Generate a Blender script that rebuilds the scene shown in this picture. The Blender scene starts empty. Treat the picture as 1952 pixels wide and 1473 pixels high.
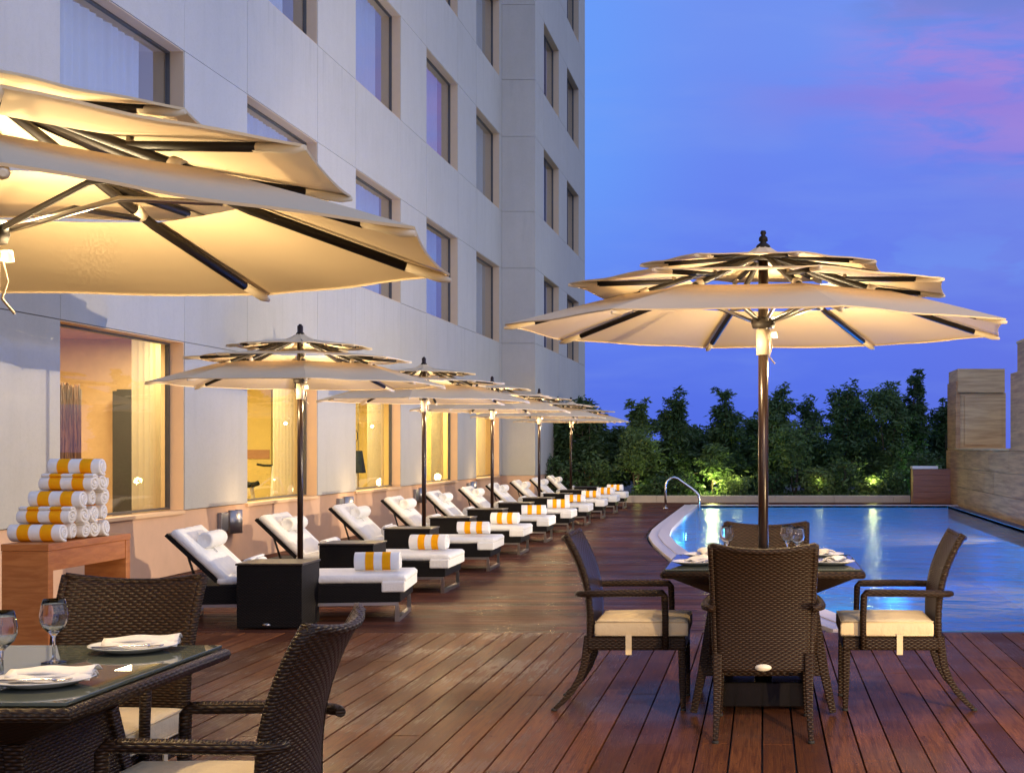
import bpy, math, random
from mathutils import Vector, Matrix, noise
random.seed(7)
R = math.radians
PI = math.pi
scene = bpy.context.scene
COL = scene.collection

# ------------------------------------------------------------------ camera
CAMZ = 1.4
cd = bpy.data.cameras.new("camera"); cam = bpy.data.objects.new("camera", cd); COL.objects.link(cam)
cam.location = (0, 0, CAMZ); cam.rotation_euler = (R(90), 0, 0)
cd.sensor_width = 36; cd.lens = 50; cd.shift_x = -(1455-976)/1952; cd.shift_y = (852-736.5)/1952
cd.clip_start = 0.05; cd.clip_end = 3000
scene.camera = cam
scene.view_settings.view_transform = 'Standard'; scene.view_settings.look = 'None'
scene.view_settings.exposure = 0.0; scene.view_settings.gamma = 1
scene.render.film_transparent = False
scene.cycles.max_bounces = 8; scene.cycles.transparent_max_bounces = 12
scene.cycles.sample_clamp_indirect = 4.0; scene.cycles.caustics_reflective = False; scene.cycles.caustics_refractive = False
scene.cycles.use_denoising = True

# ------------------------------------------------------------------ node helper
class NT:
    def __init__(s, tree): s.t = tree; s.n = tree.nodes; s.l = tree.links
    def node(s, typ, **kw):
        nd = s.n.new(typ)
        for k, v in kw.items(): setattr(nd, k, v)
        return nd
    def val(s, sock, v):
        if isinstance(v, bpy.types.NodeSocket): s.l.new(v, sock)
        elif v is not None:
            if hasattr(sock.default_value, '__len__') and not hasattr(v, '__len__'): v = [v]*len(sock.default_value)
            if hasattr(v, '__len__') and len(v) == 3 and len(sock.default_value) == 4: v = (*v, 1)
            sock.default_value = v
    def math(s, op, a, b=None, c=None, clamp=False):
        nd = s.node('ShaderNodeMath', operation=op, use_clamp=clamp)
        s.val(nd.inputs[0], a)
        if b is not None: s.val(nd.inputs[1], b)
        if c is not None: s.val(nd.inputs[2], c)
        return nd.outputs[0]
    def mix(s, f, a, b, blend='MIX'):
        nd = s.node('ShaderNodeMix', data_type='RGBA', blend_type=blend)
        s.val(nd.inputs[0], f); s.val(nd.inputs[6], a); s.val(nd.inputs[7], b)
        return nd.outputs[2]
    def ss(s, x, a, b, lo=0, hi=1):
        nd = s.node('ShaderNodeMapRange', interpolation_type='SMOOTHSTEP')
        s.val(nd.inputs[0], x)
        for i, v in enumerate((a, b, lo, hi)): nd.inputs[i+1].default_value = v
        return nd.outputs[0]
    def noise(s, vec, scale, detail=3, rough=.5, dist=0):
        nd = s.node('ShaderNodeTexNoise'); nd.inputs['Scale'].default_value = scale
        nd.inputs['Detail'].default_value = detail; nd.inputs['Roughness'].default_value = rough
        nd.inputs['Distortion'].default_value = dist
        if vec is not None: s.l.new(vec, nd.inputs['Vector'])
        return nd.outputs[0]
    def mapping(s, vec, scale=(1, 1, 1), loc=(0, 0, 0), rot=(0, 0, 0)):
        nd = s.node('ShaderNodeMapping'); s.l.new(vec, nd.inputs[0])
        nd.inputs['Scale'].default_value = scale; nd.inputs['Location'].default_value = loc; nd.inputs['Rotation'].default_value = rot
        return nd.outputs[0]
    def sep(s, vec):
        nd = s.node('ShaderNodeSeparateXYZ'); s.l.new(vec, nd.inputs[0]); return nd.outputs
    def comb(s, x, y, z):
        nd = s.node('ShaderNodeCombineXYZ')
        for i, v in enumerate((x, y, z)): s.val(nd.inputs[i], v)
        return nd.outputs[0]
    def bump(s, h, strength=.5, dist=.01, normal=None):
        nd = s.node('ShaderNodeBump'); s.val(nd.inputs['Height'], h)
        nd.inputs['Strength'].default_value = strength; nd.inputs['Distance'].default_value = dist
        if normal is not None: s.l.new(normal, nd.inputs['Normal'])
        return nd.outputs[0]
    def ramp(s, f, pts):
        nd = s.node('ShaderNodeValToRGB'); s.l.new(f, nd.inputs[0]); e = nd.color_ramp.elements
        while len(e) < len(pts): e.new(.5)
        for q, (p, c) in zip(e, pts): q.position = p; q.color = (*c, 1)
        return nd.outputs[0]

# ------------------------------------------------------------------ world: dusk sky
w = bpy.data.worlds.new("World"); scene.world = w; w.use_nodes = True
t = NT(w.node_tree); w.node_tree.nodes.clear()
out = t.node('ShaderNodeOutputWorld'); bg = t.node('ShaderNodeBackground'); t.l.new(bg.outputs[0], out.inputs[0])
gen = t.node('ShaderNodeTexCoord').outputs['Generated']
sx, sy, sz = t.sep(gen)
base = t.ramp(sz, [(0.0, (.085, .155, .78)), (.07, (.110, .190, .84)), (.16, (.135, .225, .87)), (.27, (.165, .285, .88)), (.6, (.18, .32, .80))])
# azure towards the left part of the open sky, violet towards the right
base = t.mix(t.math('MULTIPLY', t.ss(sx, -.01, -.15), t.ss(sz, .03, .22)), base, (.14, .34, .96))
base = t.mix(t.math('MULTIPLY', t.ss(sx, .03, .20), .40), base, (.155, .175, .70))
nv = t.mapping(gen, scale=(2.2, 1, 11), rot=(0, R(14), 0))
c1 = t.noise(nv, 2.6, 5, .55, .3)
c2 = t.noise(t.mapping(gen, scale=(5, 1, 22), rot=(0, R(16), 0), loc=(3, 1, 2)), 3.0, 6, .6, .4)
c3 = t.noise(t.mapping(gen, scale=(4, 1, 12), loc=(7, 3, 5)), 4.0, 5, .55, .2)
soft = t.ss(c1, .42, .72)
base = t.mix(t.math('MULTIPLY', soft, .22), base, (.25, .38, .85))
# pink streaks, high on the right
zc = t.math('ADD', sz, t.math('MULTIPLY', sx, .22))
band = t.math('MULTIPLY', t.math('MULTIPLY', t.ss(zc, .195, .265), t.ss(zc, .345, .285)), t.ss(sx, .32, .2))
pinkm = t.math('MULTIPLY', t.math('MULTIPLY', band, t.ss(sx, .02, .13)), t.ss(c2, .33, .62))
base = t.mix(t.math('MULTIPLY', pinkm, .62), base, (.46, .24, .66))
band2 = t.math('MULTIPLY', t.ss(sz, .20, .24), t.ss(sz, .27, .245))
base = t.mix(t.math('MULTIPLY', t.math('MULTIPLY', band2, t.ss(sx, -.06, .06)), t.math('MULTIPLY', t.ss(c1, .4, .65), .55)), base, (.24, .19, .72))
# grey blue cloud along the top right
topm = t.math('MULTIPLY', t.math('MULTIPLY', t.ss(sz, .265, .31), t.ss(sx, .03, .1)), t.ss(c3, .35, .6))
base = t.mix(t.math('MULTIPLY', topm, .6), base, (.16, .21, .52))
# low pale cumulus banks
low = t.math('MULTIPLY', t.ss(sz, .10, .125), t.ss(sz, .165, .125))
lm = t.math('MULTIPLY', low, t.ss(c3, .46, .56))
base = t.mix(t.math('MULTIPLY', lm, .45), base, (.16, .30, .88))
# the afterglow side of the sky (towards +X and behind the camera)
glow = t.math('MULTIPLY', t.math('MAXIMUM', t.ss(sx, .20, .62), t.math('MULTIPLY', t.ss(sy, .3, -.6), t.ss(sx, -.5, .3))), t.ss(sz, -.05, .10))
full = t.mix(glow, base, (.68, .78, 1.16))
full = t.mix(t.ss(sz, -.005, -.03), full, (.02, .025, .05))
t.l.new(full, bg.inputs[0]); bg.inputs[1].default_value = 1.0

def lamp(name, kind, loc, energy, color, parent=None, radius=.06, target=None, size=None, spot=None, blend=.4):
    ld = bpy.data.lights.new(name, kind); ld.energy = energy; ld.color = color
    if kind in ('POINT', 'SPOT'): ld.shadow_soft_size = radius
    if kind == 'AREA': ld.size = size[0]; ld.shape = 'RECTANGLE'; ld.size_y = size[1]
    if kind == 'SPOT': ld.spot_size = R(spot); ld.spot_blend = blend
    o = bpy.data.objects.new(name, ld); COL.objects.link(o); o.location = loc
    if target is not None:
        d = Vector(target)-Vector(loc); o.rotation_euler = d.to_track_quat('-Z', 'Y').to_euler()
    if parent: o.parent = parent
    return o
WARM = (1.0, .70, .36)
# unseen floodlights and added fill around the terrace and the pool
lamp('terrace_flood_and_fill', 'SPOT', (3.4, -1.0, 4.6), 1900, (1, .68, .38), radius=.08, target=(.9, 7.6, .3), spot=40, blend=.5)
lamp('terrace_flood_and_fill', 'SPOT', (2.2, -2.5, 1.5), 380, (1, .76, .5), radius=.10, target=(-4.0, 13.5, .7), spot=50, blend=.7)  # fill added low behind the camera to brighten the loungers
lamp('deck_uplight', 'SPOT', (3.3, 4.6, .25), 720, (1, .70, .36), radius=.05, target=(0, 8.0, 2.1), spot=75, blend=.6)
lamp('deck_uplight', 'SPOT', (.9, .9, .25), 80, (1, .70, .36), radius=.05, target=(-2.1, 4.0, 2.0), spot=85, blend=.6)
lamp('pool_floodlight', 'SPOT', (4.3, 13.2, .8), 2600, (1, .80, .56), radius=.04, target=(-5.5, 15.5, 1.8), spot=95, blend=.5)
lamp('pool_floodlight', 'SPOT', (4.5, 21.5, .8), 2800, (1, .80, .56), radius=.04, target=(-5.5, 26, 1.8), spot=100, blend=.5)

lamp('stone_wall_fill', 'SPOT', (-5.8, 17.0, 8.5), 1500, (1, .72, .42), radius=.08, target=(4.7, 29.0, .8), spot=50, blend=.7)  # unseen spot added in mid air to warm the stone wall and trees
# ------------------------------------------------------------------ materials
MATS = {}
def newmat(name):
    m = bpy.data.materials.new(name); m.use_nodes = True
    t = NT(m.node_tree); p = m.node_tree.nodes['Principled BSDF']; MATS[name] = m
    return m, t, p
def oc(t): return t.node('ShaderNodeTexCoord').outputs['Object']
def simple(name, col, rough=.5, metal=0, var=.15, scale=8, bump=0, bscale=60, spec=.5):
    m, t, p = newmat(name); v = oc(t)
    n = t.noise(v, scale, 4, .6)
    c = t.mix(n, tuple(x*(1-var) for x in col), tuple(min(1, x*(1+var)) for x in col))
    t.l.new(c, p.inputs['Base Color'])
    p.inputs['Roughness'].default_value = rough; p.inputs['Metallic'].default_value = metal
    p.inputs['Specular IOR Level'].default_value = spec
    if bump:
        t.l.new(t.bump(t.noise(v, bscale, 4, .6), bump, .004), p.inputs['Normal'])
    return m

def stucco():
    m, t, p = newmat('stucco'); v = oc(t)
    big = t.noise(v, .35, 4, .6); mid = t.noise(v, 3, 4, .6)
    streak = t.noise(t.mapping(v, scale=(3, 3, .25)), 2.0, 4, .6)
    c = t.mix(big, (.41, .405, .375), (.54, .53, .49))
    c = t.mix(t.math('MULTIPLY', t.ss(streak, .45, .75), .38), c, (.40, .39, .36))
    x_, y_, z_ = t.sep(v)
    isl = t.node('ShaderNodeNewGeometry').outputs['Random Per Island']
    c = t.mix(t.math('MULTIPLY', isl, .22), c, (.36, .36, .35))
    # rain stains running down from the sill lines
    fz = t.math('FRACT', t.math('DIVIDE', t.math('SUBTRACT', z_, .71), 3.25))
    run = t.ss(fz, .62, 1.0); dr = t.noise(t.mapping(v, scale=(1, 5, .22)), 2.4, 5, .65)
    c = t.mix(t.math('MULTIPLY', t.math('MULTIPLY', run, t.ss(dr, .50, .72)), .42), c, (.25, .245, .23))
    fine = t.noise(v, 220, 3, .7)
    c = t.mix(t.math('MULTIPLY', mid, .25), c, (.70, .69, .66))
    c = t.mix(t.math('MULTIPLY', t.ss(fine, .35, .7), .32), c, (.28, .275, .26))
    blot = t.noise(v, 26, 5, .75)
    c = t.mix(t.math('MULTIPLY', t.ss(blot, .45, .7), .25), c, (.36, .355, .34))
    t.l.new(c, p.inputs['Base Color']); p.inputs['Roughness'].default_value = .85
    t.l.new(t.bump(t.noise(v, 110, 5, .7), .55, .006), p.inputs['Normal'])
    return m
stucco()
simple('reveal', (.60, .47, .33), .7, var=.06, bump=.15)
simple('reveal_lit', (.80, .54, .31), .75, var=.05, bump=.15)  # warm light on the ground-floor reveals is put into this colour
simple('base_stucco', (.66, .43, .29), .8, var=.14, scale=3, bump=.5, bscale=120)  # orange lamp wash on the low wall is put into its base colour
simple('joint_dark', (.17, .17, .17), .9)
simple('window_metal', (.11, .11, .115), .4, .6)
simple('roof', (.3, .3, .3), .9)

def deck(name, axis):
    m, t, p = newmat(name); v = oc(t)
    x, y, z = t.sep(v)
    a = x if axis == 'Y' else y       # across the board
    b = y if axis == 'Y' else x       # along the board
    pitch = .150
    idx = t.math('FLOOR', t.math('DIVIDE', a, pitch))
    seg = t.math('FLOOR', t.math('DIVIDE', t.math('ADD', b, t.math('MULTIPLY', idx, 1.37)), 2.4))
    wn = t.node('ShaderNodeTexWhiteNoise', noise_dimensions='3D'); t.l.new(t.comb(idx, seg, 0.0), wn.inputs[0])
    sc = (34, 1.6, 1) if axis == 'Y' else (1.6, 34, 1)
    grain = t.noise(t.mapping(v, scale=sc), 1.5, 6, .65, .6)
    c = t.mix(wn.outputs[0], (.095, .034, .015), (.25, .092, .036)) if axis == 'Y' else t.mix(wn.outputs[0], (.050, .019, .013), (.135, .052, .031))
    c = t.mix(t.math('MULTIPLY', t.ss(grain, .35, .7), .8), c, (.075, .026, .018))
    wear = t.noise(v, .9, 5, .65)
    c = t.mix(t.math('MULTIPLY', t.ss(wear, .48, .75), .40 if axis == 'Y' else .25), c, (.16, .085, .060) if axis == 'Y' else (.10, .05, .035))
    spots = t.noise(v, 14, 5, .7)
    c = t.mix(t.math('MULTIPLY', t.ss(spots, .54, .72), .5), c, (.05, .028, .024))
    t.l.new(c, p.inputs['Base Color'])
    fr = t.math('FRACT', t.math('DIVIDE', a, .0107))
    rib = t.math('PINGPONG', fr, .5)
    rg = t.math('ADD', t.math('MULTIPLY', grain, .16), t.math('MULTIPLY', wear, .16) if axis == 'Y' else .06)
    t.l.new(t.math('ADD', rg, .20 if axis == 'Y' else .11), p.inputs['Roughness'])
    p.inputs['Specular IOR Level'].default_value = .075 if axis == 'Y' else .06
    h = t.math('ADD', t.math('MULTIPLY', t.ss(rib, .05, .25), .5), t.math('MULTIPLY', grain, .5))
    if axis == 'Y':
        fa = t.math('PINGPONG', t.math('ADD', t.math('FRACT', t.math('DIVIDE', t.math('ADD', a, 6.45), pitch)), 0.0), .48)
        fb = t.math('SUBTRACT', t.math('FRACT', t.math('DIVIDE', b, .6)), .5)
        dd = t.math('ADD', t.math('POWER', t.math('MULTIPLY', t.math('SUBTRACT', fa, .20), .15), 2), t.math('POWER', t.math('MULTIPLY', fb, .6), 2))
        hole = t.ss(dd, 3.2e-5, 1.2e-5)
        c2 = t.mix(t.math('MULTIPLY', hole, .85), c, (.012, .010, .010)); t.l.new(c2, p.inputs['Base Color'])
    nb = t.bump(h, .22, .0025)
    if axis == 'Y': nb = t.bump(wear, .06, .03, nb)
    t.l.new(nb, p.inputs['Normal'])
    p.inputs['Specular IOR Level'].default_value = 0
    g = t.node('ShaderNodeBsdfGlossy'); g.inputs[0].default_value = (1, .93, .86, 1); t.l.new(nb, g.inputs['Normal'])
    t.l.new(t.math('ADD', rg, .10), g.inputs['Roughness'])
    lw = t.node('ShaderNodeLayerWeight'); lw.inputs[0].default_value = .25; t.l.new(nb, lw.inputs['Normal'])
    mx = t.node('ShaderNodeMixShader')
    t.l.new(t.math('MULTIPLY', t.math('MULTIPLY_ADD', lw.outputs['Facing'], .17, .012), t.ss(wear, .25, .75, .35, 1.3)), mx.inputs[0])
    t.l.new(p.outputs[0], mx.inputs[1]); t.l.new(g.outputs[0], mx.inputs[2])
    t.l.new(mx.outputs[0], m.node_tree.nodes['Material Output'].inputs[0])
    return m
deck('deck_wood_near', 'Y'); deck('deck_wood_far', 'X')

def weave(name, c0, c1, pu, pv, rough=.42, strength=1.0, spec=.28):
    m, t, p = newmat(name); p.inputs['Specular IOR Level'].default_value = spec
    uv = t.node('ShaderNodeTexCoord').outputs['UV']; u, v, _ = t.sep(uv)
    U = t.math('DIVIDE', u, pu); V = t.math('DIVIDE', v, pv)
    J = t.math('FLOOR', V)
    strand = t.math('POWER', t.math('ABSOLUTE', t.math('SINE', t.math('MULTIPLY', V, PI))), .5)
    over = t.math('MULTIPLY_ADD', t.math('COSINE', t.math('MULTIPLY', t.math('ADD', U, J), PI)), .5, .5)
    h = t.math('MULTIPLY', strand, t.math('MULTIPLY_ADD', over, .8, .2))
    n = t.noise(uv, 60, 3, .6)
    tone = t.math('MULTIPLY', h, t.math('ADD', n, .45))
    big = t.noise(uv, 6, 3)
    c = t.mix(tone, c0, c1)
    c = t.mix(t.math('MULTIPLY', big, .35), c, tuple(x*.5 for x in c1))
    t.l.new(c, p.inputs['Base Color']); p.inputs['Roughness'].default_value = rough
    t.l.new(t.bump(h, strength, pv*.45), p.inputs['Normal'])
    return m
weave('wicker', (.004, .0027, .002), (.052, .026, .0115), .017, .0095)
weave('wicker_black', (.003, .0026, .003), (.011, .0095, .010), .016, .010, .5, .8, .15)
simple('dark_top', (.022, .016, .013), .32)
simple('leg_black', (.016, .012, .010), .38)
simple('rubber', (.02, .02, .02), .8)

def fabric(name, col, trans=0, rough=.9, wrinkle=.25, scale=9):
    m, t, p = newmat(name); v = oc(t)
    n = t.noise(v, scale, 4, .6); f = t.noise(v, 400, 2, .5)
    c = t.mix(n, tuple(x*.9 for x in col), col)
    t.l.new(c, p.inputs['Base Color']); p.inputs['Roughness'].default_value = rough
    p.inputs['Specular IOR Level'].default_value = .15
    nb = t.bump(n, wrinkle, .02); nb = t.bump(f, .25, .001, nb); t.l.new(nb, p.inputs['Normal'])
    if trans:
        tr = t.node('ShaderNodeBsdfTranslucent'); t.l.new(c, tr.inputs[0]); t.l.new(nb, tr.inputs[1])
        mx = t.node('ShaderNodeMixShader'); mx.inputs[0].default_value = trans
        t.l.new(p.outputs[0], mx.inputs[1]); t.l.new(tr.outputs[0], mx.inputs[2])
        t.l.new(mx.outputs[0], m.node_tree.nodes['Material Output'].inputs[0])
    return m
fabric('canvas', (.74, .60, .40), .02, wrinkle=.45, scale=1.8)
fabric('canvas_pocket', (.76, .66, .50), 0)
fabric('cushion', (.80, .66, .42), 0, wrinkle=.5, scale=12)
fabric('mattress', (.80, .80, .79), 0, wrinkle=.95, scale=8)
fabric('napkin', (.82, .81, .79), 0)
fabric('sheer', (.80, .84, .93), .3)  # bluish skylight on the curtains is put into their colour
fabric('drape', (.86, .72, .40), .5)

def towel(striped):
    m, t, p = newmat('towel_striped' if striped else 'towel_white'); v = oc(t)
    x, y, z = t.sep(v)
    col = (.84, .83, .82)
    if striped:
        a = t.math('MULTIPLY', t.ss(x, -.100, -.096), t.ss(x, -.028, -.032))
        b = t.math('MULTIPLY', t.ss(x, .034, .038), t.ss(x, .106, .102))
        c = t.mix(t.math('ADD', a, b), col, (.92, .40, .008))
    else:
        c = t.mix(t.noise(v, 20), (.78, .78, .78), col)
    t.l.new(c, p.inputs['Base Color']); p.inputs['Roughness'].default_value = .95
    p.inputs['Specular IOR Level'].default_value = .1
    nb = t.bump(t.noise(v, 330, 3, .7), .8, .003); nb = t.bump(t.noise(v, 18, 3), .4, .012, nb)
    t.l.new(nb, p.inputs['Normal'])
towel(True); towel(False)

def wood(name, c0, c1, sc=(1, 1, 12), rough=.45, scale=3):
    m, t, p = newmat(name); v = oc(t)
    n = t.noise(t.mapping(v, scale=sc), scale, 6, .6, .5)
    t.l.new(t.mix(t.ss(n, .3, .7), c0, c1), p.inputs['Base Color']); p.inputs['Roughness'].default_value = rough
    t.l.new(t.bump(n, .1, .003), p.inputs['Normal'])
wood('teak', (.42, .135, .030), (.56, .21, .055), sc=(2, 2, 14))
wood('pole_wood', (.012, .006, .004), (.028, .011, .007), sc=(20, 20, .8), rough=.28)
wood('travertine', (.38, .23, .10), (.60, .40, .19), sc=(.6, .6, 9), rough=.6, scale=2)
wood('travertine_dark', (.24, .115, .045), (.46, .26, .11), sc=(.4, .4, 8), rough=.6, scale=2)
wood('cedar', (.22, .085, .045), (.34, .15, .08), sc=(.6, .6, 16), rough=.5)
simple('kerb_stone', (.50, .42, .33), .8, var=.15, scale=6, bump=.3)
simple('steel', (.62, .62, .63), .18, 1.0, var=.05)
simple('satin_steel', (.50, .47, .43), .30, 1.0, var=.06)
simple('rib_black', (.012, .009, .008), .6, spec=.3)
simple('white_plastic', (.50, .42, .32), .5)
simple('china', (.82, .82, .80), .12, var=.02)
simple('granite', (.012, .011, .011), .10, var=.5, scale=90)
simple('soil', (.035, .026, .018), .95, bump=.6, bscale=20)
simple('terrain', (.03, .04, .02), .95)
simple('grey_metal', (.30, .31, .34), .35, .8)
simple('plate_cream', (.80, .76, .62), .35, var=.02)
simple('room_wall_ochre', (.62, .42, .20), .8)
simple('room_panel_olive', (.40, .34, .13), .8)
simple('room_wall_yellow', (.80, .62, .22), .8, var=.05)
simple('room_ceiling', (.50, .27, .15), .8)
simple('room_floor', (.20, .13, .08), .5)
simple('black_cloth', (.010, .013, .012), .7)
wood('rattan', (.035, .015, .006), (.40, .18, .06), sc=(60, 60, 4), rough=.5, scale=1.2)
simple('machine_dark', (.05, .045, .035), .5)
simple('bark', (.075, .055, .035), .9, bump=.5)

def glassy(name, tint, rough=.0, ior=1.5, extra=0, tint_back=1.0):
    m, t, p = newmat(name); m.node_tree.nodes.remove(p)
    fr = t.node('ShaderNodeFresnel'); fr.inputs[0].default_value = ior
    g = t.node('ShaderNodeBsdfGlossy'); g.inputs['Roughness'].default_value = rough
    tr = t.node('ShaderNodeBsdfTransparent'); tr.inputs[0].default_value = (*tint, 1)
    bf = t.math('SUBTRACT', 1.0, t.node('ShaderNodeNewGeometry').outputs['Backfacing'])
    mx = t.node('ShaderNodeMixShader'); t.l.new(t.math('MULTIPLY', t.math('ADD', fr.outputs[0], extra, clamp=True), bf), mx.inputs[0])
    t.l.new(tr.outputs[0], mx.inputs[1]); t.l.new(g.outputs[0], mx.inputs[2])
    t.l.new(mx.outputs[0], m.node_tree.nodes['Material Output'].inputs[0]); return m
glassy('pane', (.90, .91, .93), .0, 1.45, .0)
glassy('pane_upper', (.93, .95, .97), .0, 1.45, .20)
glassy('table_glass', (.55, .62, .57), .0, 1.5, .05)
def painted_reflection(name, base, fac):
    m = MATS[name]; t = NT(m.node_tree)
    mx = [q for q in m.node_tree.nodes if q.type == 'MIX_SHADER'][0]
    trn = [q for q in m.node_tree.nodes if q.type == 'BSDF_TRANSPARENT'][0]
    d = t.node('ShaderNodeBsdfDiffuse'); d.inputs[0].default_value = (*base, 1)
    m2 = t.node('ShaderNodeMixShader'); m2.inputs[0].default_value = fac
    t.l.new(trn.outputs[0], m2.inputs[1]); t.l.new(d.outputs[0], m2.inputs[2]); t.l.new(m2.outputs[0], mx.inputs[1])
painted_reflection('table_glass', (.16, .19, .165), .55)  # grey-green reflection on the table tops laid in as diffuse colour
_m, _t, _p = newmat('wine_glass')
_p.inputs['Base Color'].default_value = (1, 1, 1, 1); _p.inputs['Transmission Weight'].default_value = 1; _p.inputs['Roughness'].default_value = 0; _p.inputs['IOR'].default_value = 1.5

def water():
    m, t, p = newmat('water'); m.node_tree.nodes.remove(p); v = oc(t)
    w1 = t.noise(t.mapping(v, scale=(1, 1.5, 1)), 1.3, 4, .55, .4)
    w2 = t.noise(t.mapping(v, scale=(1.4, 1, 1)), 4.0, 2, .5)
    h = t.math('ADD', w1, t.math('MULTIPLY', w2, .12))
    nb = t.bump(h, .75, .16)
    fr = t.node('ShaderNodeFresnel'); fr.inputs[0].default_value = 1.33; t.l.new(nb, fr.inputs['Normal'])
    g = t.node('ShaderNodeBsdfGlossy'); g.inputs['Roughness'].default_value = .24; t.l.new(nb, g.inputs['Normal'])
    g.inputs[0].default_value = (.9, .95, 1, 1)
    tr = t.node('ShaderNodeBsdfTransparent'); tr.inputs[0].default_value = (.42, .78, .93, 1)
    bf = t.math('SUBTRACT', 1.0, t.node('ShaderNodeNewGeometry').outputs['Backfacing'])
    mx = t.node('ShaderNodeMixShader'); t.l.new(t.math('MULTIPLY', fr.outputs[0], bf), mx.inputs[0])
    t.l.new(tr.outputs[0], mx.inputs[1]); t.l.new(g.outputs[0], mx.inputs[2])
    t.l.new(mx.outputs[0], m.node_tree.nodes['Material Output'].inputs[0])
water()
def tiles():
    m, t, p = newmat('pool_tile'); v = oc(t)
    br = t.node('ShaderNodeTexVoronoi'); br.inputs['Scale'].default_value = 18; t.l.new(v, br.inputs[0])
    c = t.mix(t.noise(v, .7, 3), (.04, .25, .52), (.08, .40, .70))
    c = t.mix(t.math('MULTIPLY', br.outputs[0], .25), c, (.10, .45, .72))
    t.l.new(c, p.inputs['Base Color']); p.inputs['Roughness'].default_value = .4
tiles()
simple('coping', (.62, .54, .55), .45, var=.12, scale=12)
simple('gutter', (.03, .04, .09), .4)
def leafmat(name, c0, c1):
    m, t, p = newmat(name); v = oc(t)
    gi = t.node('ShaderNodeNewGeometry')
    c = t.mix(gi.outputs['Random Per Island'], c0, c1)
    oi = t.node('ShaderNodeObjectInfo').outputs['Random']
    c = t.mix(t.math('MULTIPLY', oi, .55), c, tuple(min(1, x*1.45) for x in c1))
    c = t.mix(t.math('MULTIPLY', t.noise(v, 1.6, 3), .5), c, tuple(x*.55 for x in c0))
    t.l.new(c, p.inputs['Base Color']); p.inputs['Roughness'].default_value = .55
    tr = t.node('ShaderNodeBsdfTranslucent'); t.l.new(c, tr.inputs[0])
    mx = t.node('ShaderNodeMixShader'); mx.inputs[0].default_value = .3
    t.l.new(p.outputs[0], mx.inputs[1]); t.l.new(tr.outputs[0], mx.inputs[2])
    t.l.new(mx.outputs[0], m.node_tree.nodes['Material Output'].inputs[0])
leafmat('leaf_dark', (.032, .070, .022), (.075, .14, .042))
leafmat('leaf_mid', (.06, .12, .03), (.12, .19, .055))
leafmat('leaf_mid2', (.05, .10, .028), (.10, .17, .05))
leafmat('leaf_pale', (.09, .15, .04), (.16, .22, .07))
def emis(name, col, s):
    m, t, p = newmat(name)
    p.inputs['Base Color'].default_value = (*col, 1)
    p.inputs['Emission Color'].default_value = (*col, 1); p.inputs['Emission Strength'].default_value = s
emis('lamp_warm', (1, .75, .42), 1.6); emis('lamp_pool', (.7, .95, 1), 18); emis('lamp_garden', (.95, 1, .45), 3)

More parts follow.
